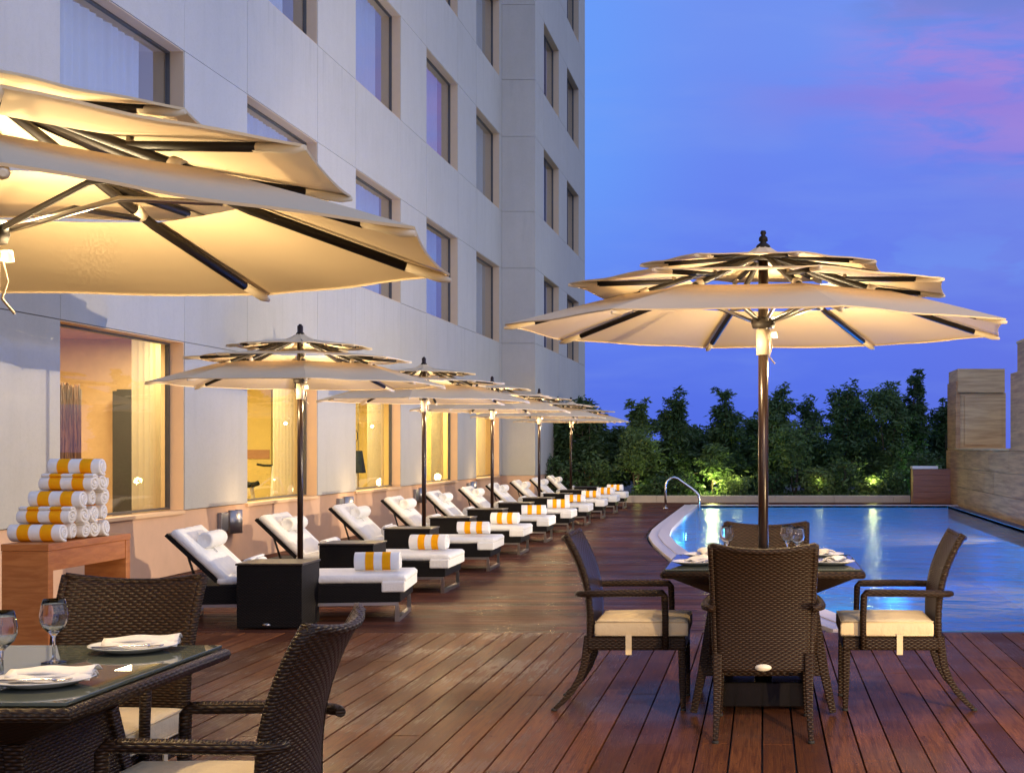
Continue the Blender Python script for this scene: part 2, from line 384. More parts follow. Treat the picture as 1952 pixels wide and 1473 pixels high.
# ------------------------------------------------------------------ mesh builder
class MB:
    def __init__(s): s.v = []; s.f = []; s.m = []; s.s = []
    def add(s, vs, fs, mi=0, smooth=False, M=None):
        o = len(s.v)
        s.v += [tuple(M @ Vector(p)) if M is not None else tuple(p) for p in vs]
        s.f += [tuple(i+o for i in f) for f in fs]; s.m += [mi]*len(fs); s.s += [smooth]*len(fs)
        return s
    def box(s, x0, x1, y0, y1, z0, z1, mi=0, M=None):
        vs = [(x, y, z) for x in (x0, x1) for y in (y0, y1) for z in (z0, z1)]
        return s.add(vs, [(0, 1, 3, 2), (4, 6, 7, 5), (0, 4, 5, 1), (2, 3, 7, 6), (0, 2, 6, 4), (1, 5, 7, 3)], mi, False, M)
    def tube(s, pts, r, seg=8, mi=0, caps=True, square=False, M=None, smooth=None):
        pts = [Vector(p) for p in pts]; n = len(pts)
        rr = r if hasattr(r, '__len__') else [r]*n
        if square: seg = 4
        vs = []; up = None
        for i, p in enumerate(pts):
            d = (pts[min(i+1, n-1)]-pts[max(i-1, 0)]).normalized()
            if up is None:
                up = Vector((0, 0, 1)) if abs(d.z) < .9 else Vector((1, 0, 0))
            a = d.cross(up).normalized(); up = a.cross(d).normalized()
            k = 1.0
            if 0 < i < n-1:
                d1 = (pts[i]-pts[i-1]).normalized(); d2 = (pts[i+1]-pts[i]).normalized()
                k = 1/max(.6, math.cos(d1.angle(d2, 0)/2))
            for j in range(seg):
                an = 2*PI*j/seg + (PI/4 if square else 0)
                q = rr[i]*(1.414 if square else 1)*(k if square else 1)
                vs.append(p + a*math.cos(an)*q + up*math.sin(an)*q)
        fs = [(i*seg+j, i*seg+(j+1) % seg, (i+1)*seg+(j+1) % seg, (i+1)*seg+j) for i in range(n-1) for j in range(seg)]
        s.add(vs, fs, mi, (not square) if smooth is None else smooth, M)
        if caps:
            o = len(s.v)-len(vs)
            s.f += [tuple(o+j for j in range(seg))[::-1], tuple(o+(n-1)*seg+j for j in range(seg))]; s.m += [mi, mi]; s.s += [False, False]
        return s
    def lathe(s, prof, seg=24, mi=0, M=None, loc=(0, 0, 0), smooth=True):
        vs = []; n = len(prof); L = loc
        for r, z in prof:
            for j in range(seg):
                a = 2*PI*j/seg; vs.append((L[0]+r*math.cos(a), L[1]+r*math.sin(a), L[2]+z))
        fs = [(i*seg+j, i*seg+(j+1) % seg, (i+1)*seg+(j+1) % seg, (i+1)*seg+j) for i in range(n-1) for j in range(seg)]
        return s.add(vs, fs, mi, smooth, M)
    def grid(s, P, mi=0, smooth=True, M=None, closed=False):
        nu = len(P); nv = len(P[0]); vs = [p for row in P for p in row]
        fs = [(i*nv+j, i*nv+j+1, (i+1)*nv+j+1, (i+1)*nv+j) for i in range(nu-1) for j in range(nv-1)]
        return s.add(vs, fs, mi, smooth, M)
    def slab(s, P, Q, mi=0, M=None, smooth=True):
        """closed slab between grids P (front) and Q (back)"""
        nu = len(P); nv = len(P[0])
        vs = [p for r_ in P for p in r_] + [p for r_ in Q for p in r_]; o = nu*nv
        g = lambda i, j: i*nv+j
        fs = []
        for i in range(nu-1):
            for j in range(nv-1):
                fs.append((g(i, j), g(i, j+1), g(i+1, j+1), g(i+1, j)))
                fs.append((o+g(i, j), o+g(i+1, j), o+g(i+1, j+1), o+g(i, j+1)))
        for i in range(nu-1):
            fs.append((g(i, 0), g(i+1, 0), o+g(i+1, 0), o+g(i, 0))); fs.append((g(i+1, nv-1), g(i, nv-1), o+g(i, nv-1), o+g(i+1, nv-1)))
        for j in range(nv-1):
            fs.append((g(0, j+1), g(0, j), o+g(0, j), o+g(0, j+1))); fs.append((g(nu-1, j), g(nu-1, j+1), o+g(nu-1, j+1), o+g(nu-1, j)))
        return s.add(vs, fs, mi, smooth, M)
    def build(s, name, mats, parent=None, bevel=0, uv=True, fix=True, subsurf=0):
        me = bpy.data.meshes.new(name); me.from_pydata(s.v, [], s.f)
        if not isinstance(mats, (list, tuple)): mats = [mats]
        for m in mats: me.materials.append(MATS[m])
        me.polygons.foreach_set('material_index', s.m); me.polygons.foreach_set('use_smooth', s.s)
        me.update()
        if fix:
            import bmesh
            bm = bmesh.new(); bm.from_mesh(me); bmesh.ops.recalc_face_normals(bm, faces=bm.faces[:]); bm.to_mesh(me); bm.free()
        if uv:
            ul = me.uv_layers.new(name='UVMap').data
            co = me.vertices
            for poly in me.polygons:
                n = poly.normal; ax = max(range(3), key=lambda k: abs(n[k]))
                for li in poly.loop_indices:
                    c = co[me.loops[li].vertex_index].co
                    ul[li].uv = (c.y, c.z) if ax == 0 else ((c.x, c.z) if ax == 1 else (c.x, c.y))
        o = bpy.data.objects.new(name, me); COL.objects.link(o)
        if parent: o.parent = parent
        if bevel:
            b = o.modifiers.new('bevel', 'BEVEL'); b.width = bevel; b.segments = 2; b.limit_method = 'ANGLE'; b.angle_limit = R(40)
        if subsurf:
            b = o.modifiers.new('subsurf', 'SUBSURF'); b.levels = subsurf; b.render_levels = subsurf
        return o

def tag(o, label=None, cat=None, group=None, kind=None):
    if label: o['label'] = label
    if cat: o['category'] = cat
    if group: o['group'] = group
    if kind: o['kind'] = kind
    return o
def empty(name, loc=(0, 0, 0), rz=0, label=None, cat=None, group=None):
    o = bpy.data.objects.new(name, None); COL.objects.link(o); o.location = loc; o.rotation_euler = (0, 0, rz)
    o.empty_display_size = .1
    return tag(o, label, cat, group)
def copy_tree(o, parent=None):
    c = o.copy(); COL.objects.link(c)
    if parent: c.parent = parent
    for ch in list(o.children): copy_tree(ch, c)
    return c

# ------------------------------------------------------------------ pool outline, deck, ground
OUT = [(-1.90, 34.3), (-1.90, 30), (-1.90, 26), (-1.88, 24), (-1.80, 22.3), (-1.60, 20.6), (-1.36, 19.0), (-1.10, 17.4), (-.72, 15.6), (-.30, 13.9), (.10, 12.5), (.38, 11.4), (.56, 10.75)]
def edgeX(y):
    for (xa, ya), (xb, yb) in zip(OUT, OUT[1:]):
        if yb <= y <= ya: return xa+(xb-xa)*(ya-y)/(ya-yb)
    return OUT[0][0]
mb = MB()
x = -6.45
while x < 4.66:
    x1 = min(x+.1405, 4.66)
    y = -3.0 - random.random()*2; brk = y
    while brk < 10.735:
        nxt = min(brk + random.choice((2.4, 3.0, 3.6)), 10.735)
        if nxt > 10.2: nxt = 10.735
        dz = random.uniform(-.0015, .0015)
        mb.box(x, x1, brk+.0015, nxt-.0015, -.03+dz, dz)
        brk = nxt
    x += .150
mb.build('deck_near', 'deck_wood_near', bevel=0, uv=False, fix=False)['kind'] = 'structure'
mb = MB()
y = 10.75
while y < 36.0:
    y1 = y+.136
    xe = min(edgeX(y), edgeX(min(y1, 34.29)))-.045 if y < 34.25 else 4.66
    xb = -6.45
    while xb < xe-.001:
        nx = xb + random.choice((2.4, 3.0, 3.6))
        if xe-nx < .6: nx = xe
        dz = random.uniform(-.0012, .0012)
        mb.box(xb+.0015, nx-.0015, y, y1, -.03+dz, dz)
        xb = nx
    y += .150
mb.build('deck_far', 'deck_wood_far', uv=False, fix=False)['kind'] = 'structure'
# dark joist bed under the boards
mb = MB()
mb.add([(-6.5, -5, -.05), (4.7, -5, -.05), (4.7, 10.7, -.05), (-6.5, 10.7, -.05)], [(0, 1, 2, 3)])
n = len(OUT)
vs = [(x_-.03, y_, -.05) for x_, y_ in OUT] + [(-6.5, y_, -.05) for x_, y_ in OUT]
mb.add(vs, [(i, i+1, n+i+1, n+i) for i in range(n-1)])
mb.add([(-6.5, 34.3, -.05), (4.7, 34.3, -.05), (4.7, 36.1, -.05), (-6.5, 36.1, -.05)], [(0, 1, 2, 3)])
mb.build('deck_bed', 'joint_dark', uv=False)['kind'] = 'structure'
# terrain out to the horizon (ring around the pool hole)
mb = MB()
S = 900
mb.add([(-S, -S, -1.9), (S, -S, -1.9), (S, S, -1.9), (-S, S, -1.9)], [(0, 1, 2, 3)])
mb.build('ground', 'terrain', uv=False)['kind'] = 'structure'

# pool
pool = bpy.data.objects.new('pool', None)
PD = -1.35
WZ = -.055
inn = [(x_+.30, y_) for x_, y_ in OUT]; inn[0] = (inn[0][0], 34.0)
inn[-1] = (OUT[-1][0]+.22, 10.85)
right = 4.42
ring = inn + [(right, 10.85), (right, 34.0)]
mb = MB(); N = len(ring)
mb.add([(x_, y_, .0) for x_, y_ in ring]+[(x_, y_, PD) for x_, y_ in ring], [(i, (i+1) % N, N+(i+1) % N, N+i) for i in range(N)])
fl = [(x_, y_, PD) for x_, y_ in inn] + [(right, y_, PD) for x_, y_ in inn]; k = len(inn)
mb.add(fl, [(i, i+1, k+i+1, k+i) for i in range(k-1)])
# entry steps in the near corner
mb.box(3.2, right-.01, 10.86, 13, PD, -.55); mb.box(3.6, right-.02, 10.87, 12.4, -.55, -.28)
mb.build('pool_basin', 'pool_tile', uv=False)['kind'] = 'structure'
mb = MB()
fl = []
NS = 40
rowsY = [34.0-(34.0-10.85)*i/NS for i in range(NS+1)]
for yy in rowsY:
    xi = inn[0][0]
    for (xa, ya), (xb, yb) in zip(inn, inn[1:]):
        if yb-1e-6 <= yy <= ya+1e-6: xi = xa+(xb-xa)*(ya-yy)/(ya-yb); break
    fl += [(xi, yy, WZ), (right, yy, WZ)]
mb.add(fl, [(2*i+2, 2*i+3, 2*i+1, 2*i) for i in range(NS)])
mb.build('water', 'water', uv=False, fix=False)['kind'] = 'structure'
# coping stones along the curved side, the far edge, the near edge
mb = MB()
def resample(P, step):
    o = [Vector(P[0])]; acc = 0
    for a, b in zip(P, P[1:]):
        a = Vector(a); b = Vector(b); L = (b-a).length; d = step-acc
        while d <= L: o.append(a.lerp(b, d/L)); d += step
        acc = (acc+L) % step
    return o
def smoothline(P, it=2):
    for _ in range(it):
        Q = [P[0]]
        for a, b in zip(P, P[1:]):
            Q += [(a[0]*.75+b[0]*.25, a[1]*.75+b[1]*.25), (a[0]*.25+b[0]*.75, a[1]*.25+b[1]*.75)]
        P = Q+[P[-1]]
    return P
cl = resample([(x_, y_, 0) for x_, y_ in OUT], .30)
for i in range(len(cl)-1):
    a, b = cl[i], cl[i+1]; d = (b-a).normalized(); nn = Vector((-d.y, d.x, 0)); nn = nn if nn.x > 0 else -nn
    g = d*.003
    for (w0, w1, z1) in ((.0, .145, .012), (.15, .33, .020)):
        q = [a+g+nn*w0, b-g+nn*w0, b-g+nn*w1, a+g+nn*w1]
        mb.add([tuple(v_+Vector((0, 0, -.05))) for v_ in q]+[tuple(v_+Vector((0, 0, z1+random.uniform(-.001, .001)))) for v_ in q],
               [(0, 1, 2, 3), (4, 5, 6, 7), (0, 1, 5, 4), (1, 2, 6, 5), (2, 3, 7, 6), (3, 0, 4, 7)])
x = -1.6
while x < 4.42:
    mb.box(x+.003, x+.297, 34.0, 34.28, -.05, .012); x += .3
mb.build('pool_coping', 'coping', uv=False, bevel=.004)['kind'] = 'structure'
mb = MB()
mb.box(right, 4.66, 10.86, 34.0, -.3, -.01)
mb.box(.80, right, 10.76, 10.845, -.3, -.004)
mb.build('pool_border', 'gutter', uv=False)['kind'] = 'structure'
for i, (yy, e) in enumerate(((23.2, 1), (28.6, 1))):
    L = empty('pool_light', (edgeX(yy)+.315, yy, -.40), 0, 'round underwater pool light on the curved side wall, %s' % ('nearer one' if i == 0 else 'farther one'), 'pool light', 'underwater pool lights')
    M = Matrix.Rotation(R(90), 4, 'Y')
    MB().lathe([(0, .03), (.085, .028), (.09, .015)], 24, M=M).build('lens', 'lamp_pool', L)
    MB().lathe([(.09, .0), (.115, .0), (.115, .03), (.09, .03), (.09, 0)], 24, M=M).build('rim', 'steel', L)
for (x, y, e, c) in ((-.9, 23.0, 120, (.25, .75, 1)), (-1.0, 28.4, 120, (.3, .8, .9)), (2.6, 28, 120, (.08, .30, 1)), (3.0, 19, 150, (.06, .28, 1)), (2.2, 14.5, 640, (.05, .30, 1)), (3.2, 17, 260, (.05, .28, 1)), (3.6, 12.8, 240, (.05, .32, 1)), (1.4, 13.0, 300, (.06, .34, 1)), (.6, 18, 90, (.1, .45, 1))):  # first two serve the lenses; the rest is unseen fill added to brighten the water
    lamp('pool_light_and_fill', 'POINT', (x, y, -.7), e, c, radius=.25)

# handrail at the pool
hr = empty('pool_handrail', (0, 0, 0), 0, 'bent chrome handrail at the far left corner of the pool', 'handrail')
hr.location = (-2.24, 32.6, 0)
pts = [(0, 0, 0), (0, 0, .45), (.01, 0, .55), (.05, 0, .64), (.12, 0, .69), (.20, 0, .705), (.28, 0, .68), (.36, 0, .62), (.60, 0, .45), (.70, 0, .37), (.76, 0, .30), (.78, 0, .22), (.78, 0, -.5)]
MB().tube(pts, .028, 12).build('rail', 'steel', hr)
MB().lathe([(.0, .012), (.06, .012), (.06, .0)], 20).build('flange', 'steel', hr)

# ------------------------------------------------------------------ hotel
XF = -6.45
XW = -5.63
YR = 35.1
hotel = empty('hotel_building', (XF, 20, 0), 0, 'pale rendered hotel with recessed square windows along the left of the terrace', 'building')
hotel.location = (0, 0, 0)
ys = [(-5.87+4.73*k, -5.87+4.73*k+2.80) for k in range(9)]      # openings along the facade; last ends at 34.77
ys = [(a, b) for a, b in ys]
rows = [(.70, 2.57)] + [(3.96+3.25*i, 5.81+3.25*i) for i in range(4)]
G = .004
def facade(X, segY, segZ, opens, face=1, name='cladding'):
    mb = MB()
    for i in range(len(segY)-1):
        for j in range(len(segZ)-1):
            if (i, j) in opens: continue
            z0 = segZ[j]
            off = 0.0
            mb.box(X-.16, X-off+random.uniform(-.0015, .0015), segY[i]+G, segY[i+1]-G, segZ[j]+G, segZ[j+1]-G, 0)
            mb.box(X-.22, X-.03, segY[i], segY[i+1], segZ[j], segZ[j+1], 1)
    return mb
segY = [-8.0]
for a, b in ys: segY += [a, b]
segY.append(YR)
segZ = [.70, 2.57]
for a, b in rows[1:]: segZ += [a, b]
segZ.append(18.2)
opens = set()
for i in range(len(segY)-1):
    if i % 2 == 1:
        opens.add((i, 0))
        for j in range(2, len(segZ)-1, 2): opens.add((i, j))
mb = facade(XF, segY, segZ, opens)
# side wing
wY = [YR+.02, 36.5, 39.2, 40.8, 43.4, 44.9]
mb2 = facade(XW, wY, segZ, {(i, j) for i in (1, 3) for j in range(2, len(segZ)-1, 2)})
mb.v, o0 = mb.v+mb2.v, len(mb.v); mb.f += [tuple(i+o0 for i in f) for f in mb2.f]; mb.m += mb2.m; mb.s += mb2.s
# return wall facing the terrace
for j in range(len(segZ)-1):
    mb.box(XF+.002, XW, YR, YR+.16, segZ[j]+G, segZ[j+1]-G, 0)
    mb.box(XF-.3, XW-.03, YR+.03, YR+.3, segZ[j], segZ[j+1], 1)
mb.box(XF-6, XF-.3, 44.7, 44.9, 0, 18.2, 0); mb.box(XF-.3, XW-.16, 44.7, 44.9, 0, 18.2, 0)
mb.build('cladding', ['stucco', 'joint_dark'], hotel, uv=False, fix=False)
mb = MB(); mb.box(XF-.2, XF-.025, -8, YR, 0, .695, 0); mb.box(XF-.2, XW-.02, YR+.01, YR+.2, 0, .695, 0); mb.box(XW-.2, XW-.02, YR+.2, 44.9, 0, .695, 0)
mb.build('base_wall', 'base_stucco', hotel, uv=False, fix=False)
mb = MB(); mb.box(XF-7, XW+.1, -8, 45, 18.2, 18.6); mb.build('roof', 'roof', hotel, uv=False)
# floor slabs behind the facade, back and end walls (rooms are closed boxes)
mb = MB()
for z in [2.85]+[r[0]-.55 for r in rows[2:]]: mb.box(XF-6, XF-.22, -8, 44.7, z, z+.25)
mb.box(XF-6.2, XF-6, -8, 44.7, 0, 18.2); mb.box(XF-6, XF-.22, -8.2, -8, 0, 18.2)
for k in range(len(ys)-1): 
    ym = (ys[k][1]+ys[k+1][0])/2
    mb.box(XF-5.9, XF-.23, ym-.05, ym+.05, 3.12, 18.1)
mb.box(XF-5.9, XF-.23, 35.0, 35.1, 3.12, 18.1)
mb.build('inner_wall', 'reveal', hotel, uv=False, fix=False)

def window(X, a, b, z0, z1, kind, wing=False):
    xg = X-.155
    fr = MB(); w_ = .022
    # reveal linings
    e = .003
    fr.box(xg-.06, X-.008, a, a+e, z0+.001, z1, 1); fr.box(xg-.06, X-.008, b-.012, b-e, z0+.001, z1-e, 1)
    fr.box(xg-.06, X-.008, a+e, b-.012, z1-.012, z1-e, 1)
    if z0 > 1: fr.box(xg-.06, X-.008, a+e, b-.012, z0+.001, z0+.010, 1)
    a0, b0, zz0, zz1 = a+.004, b-.013, z0+.011, z1-.013
    fr.box(xg-.05, xg, a0, a0+w_, zz0, zz1); fr.box(xg-.05, xg, b0-w_, b0, zz0, zz1)
    fr.box(xg-.05, xg, a0+w_, b0-w_, zz1-w_, zz1); fr.box(xg-.05, xg, a0+w_, b0-w_, zz0, zz0+w_)
    if kind == 'up': fr.box(X-.55, X-.217, b-.03, b-.004, z0, z1, 1); fr.box(X-.55, X-.217, a+.004, b-.031, z1-.02, z1-.004, 1)
    if wing: fr.box(xg-.05, xg, (a+b)/2-.02, (a+b)/2+.02, zz0+w_, zz1-w_)
    f = fr.build('window', ['window_metal', 'reveal_lit' if kind == 'ground' else 'reveal'], hotel, uv=False, fix=False)
    p = MB(); p.box(xg-.030, xg-.022, a0+w_-.004, b0-w_+.004, zz0+w_-.004, zz1-w_+.004)
    p.build('pane', 'pane' if kind == 'ground' else 'pane_upper', f, uv=False)
    if kind == 'up':
        c = MB(); rnd = random.Random(int(a*37+z0*11))
        n = 90; ys_ = a+.08+rnd.choice((0, .0, .35)); ye = b-.30-rnd.random()*.25
        P = []
        for i in range(n+1):
            yy = ys_+(ye-ys_)*i/n
            xx = X-.34+.022*math.sin(yy*38+rnd.random()*.3)+.012*math.sin(yy*13+z0)
            P.append([(xx, yy, z0+.02), (xx+.004*math.sin(yy*50), yy, (z0+z1)/2), (xx, yy, z1+.05)])
        c.grid(P); c.build('curtain', 'sheer', f, uv=False)
    return f
for k, (a, b) in enumerate(ys):
    if k < 3: continue
    for j, (z0, z1) in enumerate(rows):
        if j == 0:
            f = window(XF, a, b, z0, z1, 'ground')
            MB().box(XF-.21, XF+.012, a+.001, b-.001, .66, .699).build('window_sill', 'reveal_lit', f, uv=False, bevel=.004)
        else: window(XF, a, b, z0, z1, 'up')
for (a, b) in ((36.5, 39.2), (40.8, 43.4)):
    for j, (z0, z1) in enumerate(rows):
        if j > 0: window(XW, a, b, z0, z1, 'up', True)
# blank shutters for openings behind the photographer
mb = MB()
for k in range(3):
    for z0, z1 in rows: mb.box(XF-.2, XF-.15, ys[k][0], ys[k][1], z0, z1)
mb.build('shutter', 'window_metal', hotel, uv=False, fix=False)
# ground floor rooms
XB = XF-3.6
mb = MB()
mb.box(XF-5.9, XB, -7.9, 17.2, .0, 2.84, 0)
mb.box(XB, XF-.23, 17.2, 17.35, .0, 2.84, 0)
mb.box(XB, XF-.23, 9.6, 9.7, .0, 2.84, 0)
mb.build('room_wall', 'room_wall_ochre', hotel, uv=False, fix=False)
mb = MB()
mb.box(XF-5.9, XB+1.0, 17.36, 34.9, .0, 2.84)
mb.box(XB+1.0, XF-.23, 34.85, 34.95, .0, 2.84)
for yy in (22.1, 26.8, 31.4): mb.box(XB+1.0, XF-1.2, yy, yy+.12, .0, 2.84)
mb.build('room_wall', 'room_wall_yellow', hotel, uv=False, fix=False)
MB().box(XF-1.195, XF-.80, 22.1, 22.22, .03, 2.68).build('room_panel', 'room_panel_olive', hotel, uv=False)
MB().box(-8.6, XF-1.22, 22.085, 22.098, 1.22, 1.36).build('tile_border', 'room_ceiling', hotel, uv=False)
mb = MB(); mb.box(XB, XF-.22, 9.7, 17.2, 2.70, 2.84); mb.build('room_ceiling', 'room_ceiling', hotel, uv=False)
mb = MB(); mb.box(XB+1.0, XF-.22, 17.36, 34.85, 2.70, 2.84); mb.build('room_ceiling', 'room_wall_yellow', hotel, uv=False)
mb = MB(); mb.box(XB, XF-.23, 9.7, 34.8, -.1, .02); mb.build('room_floor', 'room_floor', hotel, uv=False)
# drapes inside the ground floor windows, at the far jamb of each opening
for k in range(3, 9):
    a, b = ys[k]; c = MB(); P = []
    y0, y1 = (b-.48, b+.25) if k == 4 else (b-.85, b+.2)
    for i in range(50):
        yy = y0+(y1-y0)*i/49; P.append([(XF-.36+.02*math.sin(yy*44), yy, .1), (XF-.36+.02*math.sin(yy*44+.2), yy, 2.66)])
    c.grid(P); c.build('drape', 'drape', hotel, uv=False)
lamp('room_lamp_and_fill', 'AREA', (XF-1.6, 14.0, 2.66), 240, (1, .74, .42), size=(1.2, 3.5))
lamp('room_lamp_and_fill', 'AREA', (XF-.7, 16.3, 2.66), 45, (1, .85, .5), size=(.3, .6))  # extra unseen light added to brighten the drape
for k in range(5, 9): lamp('room_lamp_and_fill', 'AREA', (XF-1.3, ys[k][0]+1.2, 2.66), 210, (1, .84, .44), size=(1.0, 2.6))

# things seen through the ground floor windows
o = empty('rattan_screen', (-7.35, 14.75, 0.02), 0, 'brown rattan screen standing behind the glass of the large lit window', 'screen')
mb = MB()
for i in range(38):
    xx = -.02+.01*(i % 3); yy = i*.0158
    mb.tube([(xx+random.uniform(-.006, .006), yy, .06), (xx+random.uniform(-.01, .01), yy+random.uniform(-.01, .01), 1.0), (xx+random.uniform(-.006, .006), yy, 2.06-random.random()*.07)], .0085, 6)
mb.build('rods', 'rattan', o, uv=False); MB().box(-.06, .03, -.04, .60, 0, .06).build('foot', 'machine_dark', o)
o = empty('display_shelf', (-7.75, 17.0, .02), 0, 'tall dark shelf column with small copper pieces behind the large lit window', 'shelf')
mb = MB(); mb.box(-.02, .02, -.02, .18, 0, 2.05); mb.box(.02, .30, -.02, .0, 0, 2.05); mb.box(.02, .30, .16, .18, 0, 2.05)
for i in range(9): mb.box(.021, .299, .001, .159, .05+i*.25, .07+i*.25)
mb.build('shelf_frame', 'machine_dark', o, uv=False)
for i in range(8): MB().lathe([(0, 0), (.03, 0), (.045, .05), (.03, .10), (.015, .13)], 12, loc=(.2, .08, .0705+i*.25)).build('copper_pot', 'teak', o, uv=False)
o = empty('exercise_bike', (-7.5, 21.2, .02), R(80), 'exercise bike with dark saddle behind the second lit window', 'exercise bike')
mb = MB(); mb.tube([(-.45, -.2, .04), (-.45, .2, .04)], .03, 8); mb.tube([(.45, -.2, .04), (.45, .2, .04)], .03, 8); mb.tube([(-.45, 0, .04), (-.1, 0, .2), (.3, 0, .25), (.45, 0, .04)], .035, 8); mb.tube([(-.1, 0, .2), (-.24, 0, .80)], .03, 8); mb.tube([(.3, 0, .25), (.40, 0, 1.1)], .03, 8)
mb.build('bike_frame', 'plate_cream', o)
MB().grid([[(-.40+.34*i/8, (j/4-.5)*(.20-.15*(i/8)**.7), .885-.03*abs(j/4-.5)*2-.02*math.sin(i/8*PI)) for j in range(5)] for i in range(9)]).add([], []).build('saddle', 'black_cloth', o).modifiers.new('solid', 'SOLIDIFY').thickness = .06
MB().lathe([(0, -.04), (.22, -.04), (.24, 0), (.22, .04), (0, .04)], 28, M=Matrix.Translation((.28, 0, .32)) @ Matrix.Rotation(R(90), 4, 'X')).build('flywheel', 'machine_dark', o)
MB().tube([(.30, -.22, 1.12), (.40, -.16, 1.10), (.40, .16, 1.10), (.30, .22, 1.12)], .018, 8).build('handlebar', 'black_cloth', o)
o = empty('wall_mirror', (-7.44, 22.085, 1.72), R(-90), 'round edged wall mirror on the yellow wall inside the second lit window', 'mirror')
MB().lathe([(0, .01), (.12, .01), (.15, .02), (.15, 0)], 24, M=Matrix.Scale(1.8, 4, (0, 0, 1)) @ Matrix.Rotation(R(90), 4, 'Y')).build('mirror_frame', 'satin_steel', o)
def black_lamp(loc, lab):
    o = empty('table_lamp', loc, 0, lab, 'lamp')
    MB().lathe([(0, .0), (.14, .0), (.14, .03), (.03, .05), (.025, .35), (.03, .36)], 20).build('lamp_base', 'plate_cream', o)
    MB().lathe([(.17, .34), (.11, .72), (.105, .72), (.165, .34)], 24).build('lamp_shade', 'black_cloth', o)
    MB().tube([(0, 0, .72), (0, 0, .86), (.03, 0, .92), (.03, 0, 1.02), (0, 0, 1.08), (-.03, 0, 1.02), (-.03, 0, .92), (0, 0, .86)], .008, 6).build('finial', 'machine_dark', o)
black_lamp((-6.95, 24.25, .62), 'lamp with black flared shade behind the third lit window')
o = empty('console_table', (-6.95, 24.25, .02), 0, 'cream console table carrying the black shaded lamp', 'table')
MB().box(-.22, .22, -.35, .35, .56, .60).build('table_top', 'plate_cream', o); MB().box(-.16, .16, -.28, .28, 0, .56).build('cabinet', 'plate_cream', o)
o = empty('gym_machine', (-7.1, 28.9, .02), 0, 'dark gym machine behind the fourth lit window', 'gym machine')
mb = MB(); mb.tube([(0, -.3, 0), (0, -.3, 1.9), (0, .3, 1.9), (0, .3, 0)], .035, 8); mb.box(-.3, .3, -.32, .32, 0, .06)
mb.build('machine_frame', 'machine_dark', o); MB().box(-.15, .15, -.2, .2, .5, .62).build('seat_pad', 'black_cloth', o, bevel=.02); MB().box(-.18, -.08, -.2, .2, .64, 1.5).build('back_pad', 'black_cloth', o, bevel=.02); MB().box(-.1, .1, -.15, .15, .07, .48).build('weights', 'machine_dark', o)

# wall lamps on the base wall
for i, yy in enumerate((17.25, 21.95, 26.7, 31.4)):
    o = empty('wall_lamp', (XF-.024, yy, .50), 0, 'grey metal half-round wall lamp low on the hotel wall, %s from the near end' % ('first', 'second', 'third', 'fourth')[i], 'wall lamp', 'grey wall lamps along the hotel base')
    vs = []
    P = []
    for z in (-.14, .14):
        P.append([(.03+.12*math.sin(PI*j/16), -.12*math.cos(PI*j/16)+.0, z) for j in range(17)])
    Q = [[(p[0]*.96, p[1]*.94, p[2]) for p in r_] for r_ in P]
    MB().slab(P, Q).build('shade', 'grey_metal', o)
    MB().box(0, .035, -.10, .10, -.12, .12).build('back_plate', 'grey_metal', o, bevel=.004)
    lamp('wall_fill_light', 'POINT', (.42, .05, .24), 6, (1, .66, .34), o, .08)  # fill light added out from the unlit lamp to warm sill, reveal and wall
    MB().box(0, .05, -.38, -.16, -.10, .12).build('junction_box', 'grey_metal', o, bevel=.004)

# ------------------------------------------------------------------ right stone wall, pillars, box, planter
o = empty('stone_wall', (4.66, 20, 0), 0, 'long tan travertine wall along the right side of the pool', 'wall'); o.location = (0, 0, 0)
mb = MB()
y = 9.0; cyc = 0
for zi, (z0, z1) in enumerate(((-.3, .45), (.45, .90), (.90, 1.33))):
    y = 9.0 - .6*(zi % 2)
    while y < 36.2:
        y1 = min(y+1.2, 36.2)
        mb.box(4.66+random.uniform(0, .003), 5.05, y+.004, y1-.004, z0+.004, z1-.004); y = y1
mb.build('stone_courses', 'travertine_dark', o, uv=False, fix=False)
MB().box(4.68, 5.03, 8.5, 36.15, -.3, 1.325).build('wall_core', 'joint_dark', o, uv=False)
MB().box(4.63, 5.1, 26.8, 34.45, 1.332, 1.37).build('wall_cap', 'travertine', o, bevel=.004)
o = empty('stone_pillar', (0, 0, 0), 0, 'tall travertine pillar with projecting head at the far end of the wall', 'pillar')
mb = MB(); mb.box(4.78, 5.9, 34.6, 36.1, 1.372, 2.72); mb.build('shaft', 'travertine', o, uv=False)
mb = MB(); mb.box(4.72, 5.86, 34.5, 36.2, 2.722, 3.30); mb.build('head', 'travertine', o, uv=False, bevel=.006)
mb = MB(); mb.box(4.68, 4.78, 34.56, 36.15, 1.372, 3.0); mb.build('side_slab', 'travertine_dark', o, uv=False)
mb = MB(); mb.box(4.90, 5.80, 34.575, 34.6, 1.45, 2.66); mb.build('front_panel', 'travertine', o, uv=False)
mb = MB(); mb.box(4.7, 6.0, 34.46, 36.2, 1.331, 1.371); mb.build('ledge', 'travertine', o, uv=False)
o = empty('stone_tower', (0, 0, 0), 0, 'stepped travertine tower cut off by the right edge of the picture', 'tower')
mb = MB(); mb.box(4.645, 6.6, 9.0, 26.0, 1.332, 3.28)
mb.build('upper_block', 'travertine_dark', o, uv=False)
mb = MB(); mb.box(4.65, 6.6, 26.002, 26.75, 1.332, 2.78); mb.build('lower_step', 'travertine_dark', o, uv=False)
mb = MB(); mb.box(4.63, 6.62, 9.0, 26.02, 3.282, 3.33); mb.build('coping', 'travertine', o, uv=False, bevel=.004)
o = empty('wooden_locker', (3.73, 35.4, 0), 0, 'low brown timber box with a white slab at the far right corner of the pool', 'storage box')
mb = MB()
